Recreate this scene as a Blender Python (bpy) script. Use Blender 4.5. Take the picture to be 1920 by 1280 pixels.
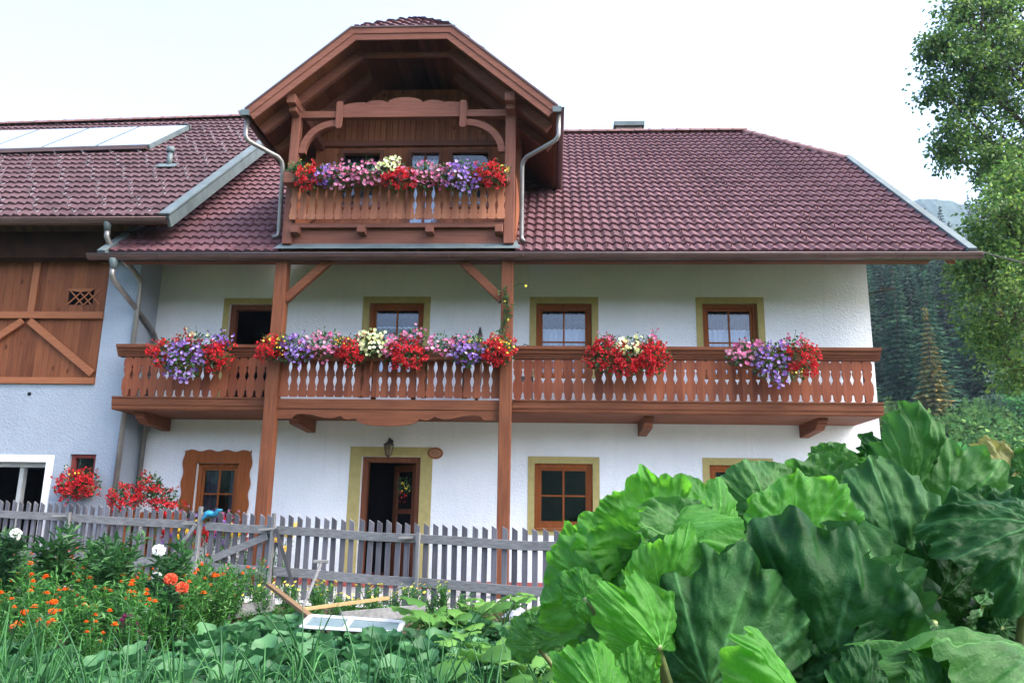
import bpy, bmesh, math, random
from math import sin, cos, pi, radians, sqrt, atan2
from mathutils import Vector, Matrix, noise
random.seed(7)
for o in list(bpy.data.objects): bpy.data.objects.remove(o)
scn = bpy.context.scene
COL = scn.collection
# ------------------------------------------------------------------ camera
CAM = Vector((0, -13.7, 1.12))
right = Vector((0.99856, 0.05007, 0.01600)); 
fwd = Vector((-0.05259, 0.97427, 0.21917))
right = (right - fwd * right.dot(fwd)).normalized(); fwd.normalize()
up = right.cross(fwd)
cd = bpy.data.cameras.new('camera'); cam = bpy.data.objects.new('camera', cd); COL.objects.link(cam)
cd.sensor_width = 36; cd.lens = 28.125; cd.clip_end = 3000; cd.clip_start = 0.05
Mx = Matrix((right, up, -fwd)).transposed().to_4x4(); Mx.translation = CAM
cam.matrix_world = Mx
scn.camera = cam
# ------------------------------------------------------------------ light
SUN_EL, SUN_AZ = radians(50), radians(110)      # azimuth clockwise from +Y
w = bpy.data.worlds.new('World'); scn.world = w; w.use_nodes = True
nt = w.node_tree; bg = nt.nodes['Background']
sky = nt.nodes.new('ShaderNodeTexSky'); sky.sky_type = 'NISHITA'; sky.sun_disc = False
sky.sun_elevation = SUN_EL; sky.sun_rotation = SUN_AZ; sky.altitude = 700; sky.air_density = 0.75
sky.dust_density = 6; sky.ozone_density = 0.4
nt.links.new(sky.outputs[0], bg.inputs[0]); bg.inputs[1].default_value = 0.15
ld = bpy.data.lights.new('sun', 'SUN'); ld.energy = 0.42; ld.angle = radians(38); ld.color = (.93, .97, 1)
lo = bpy.data.objects.new('sun', ld); COL.objects.link(lo)
lo.rotation_euler = (radians(90) - SUN_EL, 0, -SUN_AZ + pi)
lo.location = (0, 0, 60)
scn.view_settings.view_transform = 'Standard'; scn.view_settings.look = 'None'
scn.view_settings.exposure = 2.72; scn.view_settings.gamma = 1; scn.view_settings.use_curve_mapping = False
try:
    scn.cycles.max_bounces = 8; scn.cycles.transparent_max_bounces = 12
except Exception: pass

# ------------------------------------------------------------------ materials
def nn(t, k, **kw):
    n = t.nodes.new(k)
    for a, b in kw.items():
        if a[0] == '_': n.inputs[a[1:].replace('_', ' ')].default_value = b
        else: setattr(n, a, b)
    return n
def ramp(t, stops, fac):
    r = t.nodes.new('ShaderNodeValToRGB'); e = r.color_ramp.elements
    while len(e) < len(stops): e.new(0.5)
    for el, (p, c) in zip(e, stops): el.position = p; el.color = (*c, 1)
    t.links.new(fac, r.inputs[0]); return r.outputs[0]
MATS = {}
def base(name, rough=.6, spec=.3):
    m = bpy.data.materials.new(name); m.use_nodes = True; t = m.node_tree
    b = t.nodes['Principled BSDF']; b.inputs['Roughness'].default_value = rough
    b.inputs['Specular IOR Level'].default_value = spec
    MATS[name] = m; return m, t, b
def coords(t, scale=(1, 1, 1), rot=(0, 0, 0)):
    c = t.nodes.new('ShaderNodeTexCoord'); mp = t.nodes.new('ShaderNodeMapping')
    mp.inputs['Scale'].default_value = scale; mp.inputs['Rotation'].default_value = rot
    t.links.new(c.outputs['Object'], mp.inputs[0]); return mp.outputs[0]
def bump(t, b, h, dist, strength=1):
    n = t.nodes.new('ShaderNodeBump'); n.inputs['Distance'].default_value = dist; n.inputs['Strength'].default_value = strength
    t.links.new(h, n.inputs['Height']); t.links.new(n.outputs[0], b.inputs['Normal'])
def noisetex(t, v, scale, detail=4, rough=.55):
    n = nn(t, 'ShaderNodeTexNoise'); n.inputs['Scale'].default_value = scale; n.inputs['Detail'].default_value = detail
    n.inputs['Roughness'].default_value = rough; t.links.new(v, n.inputs['Vector']); return n.outputs['Fac']
def math_(t, op, a, b):
    n = nn(t, 'ShaderNodeMath', operation=op)
    for i, x in enumerate((a, b)):
        if isinstance(x, (int, float)): n.inputs[i].default_value = x
        else: t.links.new(x, n.inputs[i])
    return n.outputs[0]
def m_plain(name, c, rough=.5, spec=.3, var=.15, scale=6, bumpd=.0, metal=0):
    m, t, b = base(name, rough, spec); b.inputs['Metallic'].default_value = metal
    v = coords(t); f = noisetex(t, v, scale, 5)
    t.links.new(ramp(t, [(.3, tuple(x * (1 - var) for x in c)), (.7, tuple(min(1, x * (1 + var)) for x in c))], f), b.inputs['Base Color'])
    if bumpd: bump(t, b, f, bumpd)
    return m
def m_plaster(name, c, c2):
    m, t, b = base(name, .93, .15)
    v = coords(t); big = noisetex(t, v, .7, 6, .6); f = noisetex(t, v, 16, 6, .65)
    vo = nn(t, 'ShaderNodeTexVoronoi'); vo.inputs['Scale'].default_value = 34; t.links.new(v, vo.inputs['Vector'])
    gx = nn(t, 'ShaderNodeSeparateXYZ'); t.links.new(v, gx.inputs[0]); st_ = noisetex(t, coords(t, (2.2, 1, .25)), 2.2, 6, .7)
    low_ = math_(t, 'ADD', math_(t, 'MULTIPLY', st_, .35), math_(t, 'MULTIPLY', math_(t, 'SUBTRACT', .9, gx.outputs['Z']), .25))
    drip = ramp(t, [(.52, (0, 0, 0)), (.75, (.28, .28, .28))], noisetex(t, coords(t, (5, 1, .35)), 1.6, 6, .7))
    mx = nn(t, 'ShaderNodeMix', data_type='RGBA'); k_ = math_(t, 'MAXIMUM', ramp(t, [(.2, (0, 0, 0)), (.45, (.6, .6, .6))], low_), drip)
    t.links.new(k_, mx.inputs[0]); t.links.new(ramp(t, [(.3, c2), (.62, c)], big), mx.inputs[6]); mx.inputs[7].default_value = (*[x * .78 for x in c2], 1)
    t.links.new(mx.outputs[2], b.inputs['Base Color'])
    h = math_(t, 'ADD', math_(t, 'MULTIPLY', f, 1.0), math_(t, 'MULTIPLY', vo.outputs['Distance'], .5))
    bump(t, b, h, .028, .45)
    return m
def m_wood(name, c1, c2, axis='x', rough=.55, knots=False, board=None, weather=0, spec=.10):
    """grain runs along the given axis"""
    m, t, b = base(name, max(rough, .6), spec)
    sc = {'x': (1.2, 22, 22), 'y': (22, 1.2, 22), 'z': (22, 22, 1.2)}[axis]
    v = coords(t, sc); f = noisetex(t, v, 1.6, 6, .6); v2 = coords(t); g = noisetex(t, v2, 1.3, 3)
    mixf = math_(t, 'ADD', math_(t, 'MULTIPLY', f, .65), math_(t, 'MULTIPLY', g, .35))
    if board:
        gx = nn(t, 'ShaderNodeSeparateXYZ'); t.links.new(v2, gx.inputs[0])
        fl = math_(t, 'FLOOR', math_(t, 'DIVIDE', gx.outputs['XYZ'.index(board[0].upper())], board[1]), 0)
        wn = nn(t, 'ShaderNodeTexWhiteNoise', noise_dimensions='1D'); t.links.new(fl, wn.inputs['W'])
        mixf = math_(t, 'ADD', mixf, math_(t, 'MULTIPLY', math_(t, 'SUBTRACT', wn.outputs['Value'], .5), .3))
    col = ramp(t, [(.3, c2), (.7, c1)], mixf)
    if knots:
        k = nn(t, 'ShaderNodeTexVoronoi'); k.inputs['Scale'].default_value = 1
        t.links.new(coords(t, {'z': (6, 6, 2.6), 'x': (2.6, 6, 6), 'y': (6, 2.6, 6)}[axis]), k.inputs['Vector'])
        kk = ramp(t, [(.06, (.12, .12, .12)), (.17, (1, 1, 1))], k.outputs['Distance'])
        mx = nn(t, 'ShaderNodeMix', data_type='RGBA', blend_type='MULTIPLY'); mx.inputs[0].default_value = .75
        t.links.new(col, mx.inputs[6]); t.links.new(kk, mx.inputs[7]); col = mx.outputs[2]
    t.links.new(col, b.inputs['Base Color']); bump(t, b, f, .004 + weather, .8)
    return m
def m_leaf(name, stops, rough=.5, trans=.35, spec=.35, tcol=None, sub=None):
    """foliage: colour varies leaf by leaf, some light passes through"""
    m, t, b = base(name, rough, spec)
    g = nn(t, 'ShaderNodeNewGeometry'); f = g.outputs['Random Per Island']
    col = ramp(t, stops, f)
    if sub:
        oi = nn(t, 'ShaderNodeObjectInfo'); hv = nn(t, 'ShaderNodeHueSaturation')
        t.links.new(math_(t, 'ADD', math_(t, 'MULTIPLY', oi.outputs['Random'], .06), .465), hv.inputs['Hue']); t.links.new(math_(t, 'ADD', math_(t, 'MULTIPLY', oi.outputs['Random'], 1.5), .45), hv.inputs['Value'])
        t.links.new(col, hv.inputs['Color']); col = hv.outputs[0]
    t.links.new(col, b.inputs['Base Color'])
    tr = nn(t, 'ShaderNodeBsdfTranslucent')
    if tcol: tr.inputs['Color'].default_value = (*tcol, 1)
    else:
        h = nn(t, 'ShaderNodeHueSaturation'); h.inputs['Value'].default_value = 1.7; t.links.new(col, h.inputs['Color']); t.links.new(h.outputs[0], tr.inputs['Color'])
    mx = nn(t, 'ShaderNodeMixShader'); mx.inputs[0].default_value = trans
    t.links.new(b.outputs[0], mx.inputs[1]); t.links.new(tr.outputs[0], mx.inputs[2])
    t.links.new(mx.outputs[0], t.nodes['Material Output'].inputs['Surface'])
    return m
PL = m_plaster('white_plaster', (.73, .75, .75), (.64, .66, .67))
PLG = m_plaster('grey_plaster', (.31, .355, .395), (.25, .29, .33))
PLINTH = m_plain('red_plinth_paint', (.35, .09, .07), .8, .2, .25, 12, .006)
OLIVE = m_plain('olive_trim_paint', (.36, .30, .115), .8, .2, .12, 9, .004)
WHITE = m_plain('white_paint', (.78, .8, .8), .7, .2, .06, 9, .003)
BW = {a: m_wood('red_brown_wood_' + a, (.20, .075, .034), (.085, .028, .015), a, .5) for a in 'xyz'}
BWB = m_wood('red_brown_boards', (.27, .088, .042), (.13, .038, .02), 'z', .5, board=('x', .155))
DW = {a: m_wood('dormer_wood_' + a, (.225, .092, .060), (.12, .045, .03), a, .6) for a in 'xyz'}
DWB = m_wood('dormer_boards', (.34, .125, .06), (.20, .068, .034), 'z', .55, board=('x', .11), knots=True)
SOF = m_wood('soffit_wood', (.19, .07, .03), (.10, .035, .016), 'y', .6, board=('x', .14))
OW = {a: m_wood('orange_window_wood_' + a, (.30, .095, .024), (.16, .043, .013), a, .45) for a in 'xz'}
BARNW = m_wood('barn_boards', (.21, .075, .032), (.10, .034, .016), 'z', .65, knots=True, board=('x', .24))
BARNB = {a: m_wood('barn_beam_' + a, (.33, .13, .06), (.21, .075, .035), a, .65) for a in 'xz'}
FW = {a: m_wood('weathered_fence_wood_' + a, (.24, .24, .23), (.09, .092, .09), a, .9, weather=.003, spec=.1) for a in 'xz'}
FWP = m_wood('weathered_picket_wood', (.165, .16, .17), (.065, .063, .07), 'z', .9, weather=.003, board=('x', .133), spec=.1)
METAL = m_plain('grey_zinc_sheet', (.115, .145, .145), .65, .2, .2, 3, .002, .2)
METALB = m_plain('brown_gutter_sheet', (.10, .055, .045), .35, .5, .2, 3, 0, .3)
METALP = m_plain('painted_pipe', (.20, .19, .175), .35, .5, .2, 4, 0, .5)
DARKM = m_plain('dark_iron', (.03, .028, .026), .5, .4, .2, 8)
DARK = m_plain('dark_interior', (.018, .018, .02), .9, .1, .3, 2)
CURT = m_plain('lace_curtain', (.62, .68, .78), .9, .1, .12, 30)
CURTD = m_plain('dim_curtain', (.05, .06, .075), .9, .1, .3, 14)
def m_glass():
    m, t, b = base('window_glass', .04, .6); b.inputs['Base Color'].default_value = (.02, .025, .03, 1)
    tr = nn(t, 'ShaderNodeBsdfTransparent'); tr.inputs[0].default_value = (.85, .9, .95, 1)
    mx = nn(t, 'ShaderNodeMixShader'); fr = nn(t, 'ShaderNodeFresnel'); fr.inputs[0].default_value = 1.5
    gl = nn(t, 'ShaderNodeBsdfGlossy'); gl.inputs['Roughness'].default_value = .03; gl.inputs['Color'].default_value = (.9, .95, 1, 1)
    f = math_(t, 'ADD', math_(t, 'MULTIPLY', fr.outputs[0], .9), .03)
    t.links.new(f, mx.inputs[0]); t.links.new(tr.outputs[0], mx.inputs[1]); t.links.new(gl.outputs[0], mx.inputs[2])
    t.links.new(mx.outputs[0], t.nodes['Material Output'].inputs['Surface']); return m
GLASS = m_glass()
SOLAR = m_plain('solar_glass', (.97, .98, 1), .3, .9, .01, 2, 0, .9)
def m_tile(name, a, b_, c):
    m, t, b = base(name, .7, .18)
    v = coords(t); f = noisetex(t, v, 1.1, 5, .6); f2 = noisetex(t, v, 14, 4)
    at = nn(t, 'ShaderNodeAttribute', attribute_name='tile')
    k = math_(t, 'ADD', math_(t, 'ADD', math_(t, 'MULTIPLY', f, .5), math_(t, 'MULTIPLY', f2, .25)), math_(t, 'MULTIPLY', at.outputs['Fac'], .3))
    li = noisetex(t, coords(t, (1, 1, 1), (.3, .2, .5)), 2.3, 8, .75); mx = nn(t, 'ShaderNodeMix', data_type='RGBA')
    t.links.new(ramp(t, [(.56, (0, 0, 0)), (.72, (.55, .55, .55))], li), mx.inputs[0]); t.links.new(ramp(t, [(.28, a), (.52, b_), (.8, c)], k), mx.inputs[6]); mx.inputs[7].default_value = (a[0] * .8, a[1] * 1.25, a[2], 1)
    t.links.new(mx.outputs[2], b.inputs['Base Color'])
    bump(t, b, f2, .004); return m
TILE = m_tile('red_brown_roof_tile', (.064, .028, .031), (.106, .048, .054), (.14, .07, .078))
TILEB = m_tile('dull_brown_roof_tile', (.045, .024, .026), (.075, .040, .043), (.105, .06, .063))
RIDGEM = m_plain('ridge_tile_clay', (.17, .085, .075), .6, .3, .3, 9, .005)
# vegetation
G_GER = m_leaf('geranium_leaf', [(0, (.010, .035, .010)), (.6, (.028, .085, .02)), (1, (.07, .16, .035))])
F_RED = m_leaf('red_petal', [(0, (.28, .003, .008)), (.5, (.50, .008, .014)), (1, (.70, .04, .05))], .6, .25)
F_PINK = m_leaf('pink_petal', [(0, (.42, .07, .18)), (.6, (.62, .2, .34)), (1, (.75, .42, .54))], .6, .25)
F_PURP = m_leaf('purple_petal', [(0, (.14, .05, .28)), (.6, (.30, .17, .48)), (1, (.52, .40, .68))], .6, .25)
F_CREAM = m_leaf('cream_petal', [(0, (.7, .72, .3)), (1, (.85, .85, .6))], .6, .25)
F_YEL = m_leaf('yellow_petal', [(0, (.75, .5, .03)), (1, (.85, .75, .1))], .6, .25)
F_ORG = m_leaf('orange_petal', [(0, (.60, .09, .006)), (1, (.8, .2, .012))], .6, .25)
F_WHITE = m_leaf('white_petal', [(0, (.7, .72, .62)), (1, (.85, .87, .85))], .6, .2)
F_SALMON = m_leaf('salmon_petal', [(0, (.55, .05, .02)), (1, (.75, .16, .07))], .6, .2)
F_MAG = m_leaf('dark_magenta_petal', [(0, (.13, .008, .06)), (1, (.28, .02, .12))], .6, .2)
G_HERB = m_leaf('herb_leaf', [(0, (.014, .06, .012)), (.5, (.035, .14, .024)), (1, (.085, .24, .045))])
G_DARK = m_leaf('dark_garden_leaf', [(0, (.012, .045, .016)), (1, (.035, .105, .035))])
G_TALL = m_leaf('tall_garden_leaf', [(0, (.012, .05, .014)), (1, (.045, .14, .035))])
G_CAB = m_leaf('cabbage_leaf', [(0, (.012, .06, .018)), (.5, (.03, .12, .038)), (1, (.08, .21, .08))], .55, .25)
G_ONION = m_leaf('onion_leaf', [(0, (.016, .08, .02)), (1, (.07, .23, .06))], .5, .2)
G_BEAN = m_leaf('squash_leaf', [(0, (.03, .10, .015)), (.6, (.065, .18, .03)), (1, (.13, .28, .055))], .5, .3)
G_TREE = m_leaf('tree_leaf', [(0, (.03, .075, .022)), (.5, (.065, .14, .032)), (1, (.15, .23, .05))], .5, .4)
G_TREE2 = m_leaf('yellow_green_tree_leaf', [(0, (.025, .07, .018)), (.5, (.06, .14, .028)), (1, (.16, .24, .045))], .5, .4)
G_SPR = m_leaf('spruce_needles', [(0, (.008, .032, .014)), (.7, (.022, .070, .030)), (1, (.06, .12, .045))], .7, .15, sub=1)
G_SPR2 = m_leaf('yellowing_spruce_needles', [(0, (.05, .08, .03)), (.6, (.13, .15, .04)), (1, (.32, .2, .04))], .7, .15)
G_BUSH = m_leaf('bush_leaf', [(0, (.03, .09, .028)), (.8, (.065, .165, .045)), (1, (.13, .23, .06))], .8, .25, .1, sub=1)
G_BUSH2 = m_leaf('pale_bush_leaf', [(0, (.04, .09, .05)), (1, (.12, .19, .11))], .6, .25)
BARK = m_wood('bark', (.12, .09, .07), (.05, .04, .03), 'z', .9, weather=.01)
SOIL = m_plain('garden_soil', (.065, .05, .035), .95, .1, .4, 8, .03)
GRAVEL = m_plain('pale_gravel', (.40, .39, .38), .95, .1, .25, 40, .015)
GRASS = m_plain('meadow', (.05, .10, .03), .95, .1, .4, .8, .03)
FOREST = m_plain('forest_floor', (.02, .04, .022), .95, .1, .5, .5, .2)
FARH = m_plain('far_forest', (.028, .05, .03), .95, .1, .6, .05, 2.0)

# ------------------------------------------------------------------ mesh helpers
class MB:
    def __init__(s): s.v = []; s.f = []
    def add(s, vs, fs):
        n = len(s.v); s.v += [tuple(p) for p in vs]; s.f += [tuple(i + n for i in f) for f in fs]; return s
    def box(s, x0, x1, y0, y1, z0, z1):
        v = [(x0, y0, z0), (x1, y0, z0), (x1, y1, z0), (x0, y1, z0), (x0, y0, z1), (x1, y0, z1), (x1, y1, z1), (x0, y1, z1)]
        return s.add(v, [(3, 2, 1, 0), (4, 5, 6, 7), (0, 1, 5, 4), (1, 2, 6, 5), (2, 3, 7, 6), (3, 0, 4, 7)])
    def bar(s, a, b, w, h, side=None):
        a, b = Vector(a), Vector(b); d = (b - a).normalized()
        sd = Vector(side) if side else Vector((0, 1, 0))
        sd = (sd - d * sd.dot(d)).normalized(); u = d.cross(sd)
        v = []
        for p in (a, b):
            for i, j in ((-1, -1), (1, -1), (1, 1), (-1, 1)): v.append(p + sd * (w / 2 * i) + u * (h / 2 * j))
        return s.add(v, [(0, 1, 2, 3), (7, 6, 5, 4), (0, 4, 5, 1), (1, 5, 6, 2), (2, 6, 7, 3), (3, 7, 4, 0)])
    def prism_y(s, poly, y0, y1):
        """poly: (x,z) outline, extruded from y0 to y1"""
        n = len(poly); v = [(x, y0, z) for x, z in poly] + [(x, y1, z) for x, z in poly]
        f = [tuple(range(n)), tuple(reversed(range(n, 2 * n)))]
        f += [(i, i + n, (i + 1) % n + n, (i + 1) % n) for i in range(n)]
        return s.add(v, f)
    def prism_x(s, poly, x0, x1):
        n = len(poly); v = [(x0, y, z) for y, z in poly] + [(x1, y, z) for y, z in poly]
        f = [tuple(reversed(range(n))), tuple(range(n, 2 * n))]
        f += [((i + 1) % n, (i + 1) % n + n, i + n, i) for i in range(n)]
        return s.add(v, f)
    def tube(s, pts, r, n=8, caps=True):
        pts = [Vector(p) for p in pts]; rs = r if isinstance(r, (list, tuple)) else [r] * len(pts)
        rings = []; ref = Vector((0.13, 0.21, 1)).normalized()
        for i, p in enumerate(pts):
            d = (pts[min(i + 1, len(pts) - 1)] - pts[max(i - 1, 0)]).normalized()
            if abs(d.dot(ref)) > .97: ref = Vector((1, .2, .1)).normalized()
            a = d.cross(ref).normalized(); b = d.cross(a)
            rings.append([p + (a * cos(2 * pi * k / n) + b * sin(2 * pi * k / n)) * rs[i] for k in range(n)])
        v = [q for R in rings for q in R]; f = []
        for i in range(len(pts) - 1):
            for k in range(n): f.append((i * n + k, i * n + (k + 1) % n, (i + 1) * n + (k + 1) % n, (i + 1) * n + k))
        if caps: f += [tuple(reversed(range(n))), tuple(range((len(pts) - 1) * n, len(pts) * n))]
        return s.add(v, f)
    def grid(s, fn, nu, nv):
        v = [fn(i / nu, j / nv) for j in range(nv + 1) for i in range(nu + 1)]
        f = [(j * (nu + 1) + i, j * (nu + 1) + i + 1, (j + 1) * (nu + 1) + i + 1, (j + 1) * (nu + 1) + i) for j in range(nv) for i in range(nu)]
        return s.add(v, f)
    def build(s, name, mat, parent=None, bevel=0, smooth=False, label=None, local=False):
        me = bpy.data.meshes.new(name); o = bpy.data.objects.new(name, me); COL.objects.link(o)
        off = Vector((0, 0, 0))
        if parent is not None:
            o.parent = parent; p = parent
            while p is not None: off += p.location; p = p.parent
        vs = s.v if local else [(a - off.x, b - off.y, c - off.z) for a, b, c in s.v]
        me.from_pydata(vs, [], s.f); me.materials.append(mat); me.update()
        if smooth: me.shade_smooth()
        if bevel:
            b = o.modifiers.new('bevel', 'BEVEL'); b.width = bevel; b.segments = 2; b.limit_method = 'ANGLE'; b.angle_limit = radians(50)
        if label: o['label'] = label
        return o
def thing(name, label, cat, loc=(0, 0, 0), group=None):
    o = bpy.data.objects.new(name, None); COL.objects.link(o); o.location = loc; o.empty_display_size = .2
    o['label'] = label; o['category'] = cat
    if group: o['group'] = group
    return o
def tag(o, label=None, cat=None, group=None, kind=None):
    for k, v in (('label', label), ('category', cat), ('group', group), ('kind', kind)):
        if v: o[k] = v
    return o
def dup(root, loc, rz=0, sc=1, label=None, group=None):
    r = root.copy(); COL.objects.link(r); r.location = loc; r.rotation_euler = (0, 0, rz); r.scale = (sc, sc, sc) if not isinstance(sc, tuple) else sc
    if label: r['label'] = label
    if group: r['group'] = group
    for ch in root.children:
        c = ch.copy(); COL.objects.link(c); c.parent = r
        for g in ch.children:
            d = g.copy(); COL.objects.link(d); d.parent = c
    return r
def R(a, b): return random.uniform(a, b)
def rnd_unit():
    while True:
        v = Vector((R(-1, 1), R(-1, 1), R(-1, 1)))
        if .05 < v.length < 1: return v.normalized()
def leafquad(mb, p, d, nrm, L, W, fold=.15):
    """a folded four-sided leaf (two triangles pairs) from p along d"""
    d = d.normalized(); s = d.cross(nrm)
    if s.length < .05: s = d.cross(Vector((.3, .9, .1)))
    s.normalize(); u = s.cross(d)
    a = p; b = p + d * L * .5 + s * W * .5 + u * L * fold; c = p + d * L; e = p + d * L * .5 - s * W * .5 + u * L * fold
    mb.add([a, b, c, e], [(0, 1, 2), (0, 2, 3)])

# ------------------------------------------------------------------ the ground
def gz(x, y):
    """garden height: the plot falls from the fence towards the viewer, and rises a little to the left"""
    t = min(1, max(0, (-3.3 - y) / 9)); z = -.42 * t
    z += .02 * max(0, -x - 3) if y > -9 else .01 * max(0, -x - 3)
    return z
g = MB()
def gfn(u, v):
    x = -60 + 140 * u; y = -45 + 70 * v
    return (x, y, gz(x, y) - .02 if y < -3.3 else -.02 + .02 * max(0, min(10, -x - 3)))
g.grid(gfn, 70, 70); tag(g.build('ground', GRASS), 'meadow ground around the farmhouse', kind='structure')
g = MB()
def gfn(u, v):
    x = -16 + 34 * u; y = -3.0 + 3.6 * v
    return (x, y, .012 + .02 * max(0, min(10, -x - 3)))
g.grid(gfn, 40, 6); tag(g.build('gravel_yard', GRAVEL), 'pale gravel yard before the house wall', kind='structure')
g = MB()
def gfn(u, v):
    x = -13 + 22 * u; y = -15.5 + 12.2 * v
    return (x, y, gz(x, y) + .012 + .04 * noise.noise(Vector((x * 1.7, y * 1.7, 0))) + .02)
g.grid(gfn, 110, 70); tag(g.build('garden_soil', SOIL, smooth=True), 'bare brown garden soil', kind='structure')

# ------------------------------------------------------------------ HOUSE
house = thing('farmhouse', 'white plastered farmhouse with red tiled roof, carved wooden balcony and dormer', 'house')
SL = .8182; ANG = math.atan(SL); CA, SA = cos(ANG), sin(ANG)
EY, EZ = -1.5, 5.345
X0, X1 = -7.42, 6.48
# openings: x0,x1,z0,z1
UPW = [(-3.31, -2.32, 3.55, 4.90), (-.32, .66, 3.55, 4.90), (2.59, 3.54, 3.55, 4.90)]
LOW = [(-.32, .66, 1.02, 2.09), (2.61, 3.55, 1.02, 2.10)]
UDOOR = (-5.86, -4.90, 2.84, 4.87)
DOOR = (-3.29, -2.27, .10, 2.17)
W7 = (-6.17, -5.42, .98, 2.02)
holes = UPW + LOW + [UDOOR, DOOR, W7]
def wall_grid(mb, x0, x1, z0, z1, holes, y, depth):
    xs = sorted({x0, x1, *[h[0] for h in holes], *[h[1] for h in holes]}); zs = sorted({z0, z1, *[h[2] for h in holes], *[h[3] for h in holes]})
    def inh(x, z): return any(h[0] < x < h[1] and h[2] < z < h[3] for h in holes)
    n = len(mb.v); nx = len(xs)
    mb.v += [(x, y, z) for z in zs for x in xs]
    for j in range(len(zs) - 1):
        for i in range(nx - 1):
            if not inh((xs[i] + xs[i + 1]) / 2, (zs[j] + zs[j + 1]) / 2):
                mb.f.append((n + j * nx + i, n + j * nx + i + 1, n + (j + 1) * nx + i + 1, n + (j + 1) * nx + i))
    for a, b, c, d in holes:
        q = [(a, c), (b, c), (b, d), (a, d)]
        mb.add([(x, y, z) for x, z in q] + [(x, y + depth, z) for x, z in q], [(i, (i + 1) % 4, (i + 1) % 4 + 4, i + 4) for i in range(4)])
wb = MB(); wall_grid(wb, -7.19, 5.46, .14, 6.35, holes, 0, .34)
# side, back and gable walls
ZR = lambda y: EZ - .22 + SL * (y - EY)
wb.add([(5.46, 0, .14), (5.46, 10.3, .14), (5.46, 10.3, 6.3), (5.46, 7.3, 8.7), (5.46, 3.04, 8.7), (5.46, 0, 6.35)], [(0, 1, 2, 3, 4, 5)])
wb.add([(5.46, 10.3, .14), (-7.19, 10.3, .14), (-7.19, 10.3, 6.3), (5.46, 10.3, 6.3)], [(0, 1, 2, 3)])
wall = wb.build('wall', PL, house)
MB().box(-7.17, 5.475, -.015, 10.2, -.1, .145).build('plinth', PLINTH, house)
# dark rooms behind the openings
for h in [UPW[0], UPW[1], UPW[2], LOW[0], LOW[1], W7, UDOOR, DOOR]:
    m = MB(); a, b, c, d = h[0] - .25, h[1] + .25, h[2] - .1, h[3] + .2; y0, y1 = .35, 1.9
    m.add([(a, y0, c), (b, y0, c), (b, y1, c), (a, y1, c), (a, y0, d), (b, y0, d), (b, y1, d), (a, y1, d)],
          [(0, 1, 2, 3), (4, 7, 6, 5), (1, 2, 6, 5), (2, 3, 7, 6), (3, 0, 4, 7)])
    m.build('room', DARK, house)
def trim_frame(a, b, c, d, w, y0, y1, mb, wt=None, bottom=True):
    wt = wt or w
    mb.box(a - w, a, y0, y1, c - (w if bottom else 0), d + wt); mb.box(b, b + w, y0, y1, c - (w if bottom else 0), d + wt)
    mb.box(a, b, y0, y1, d, d + wt)
    if bottom: mb.box(a, b, y0, y1, c - w, c)
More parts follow.
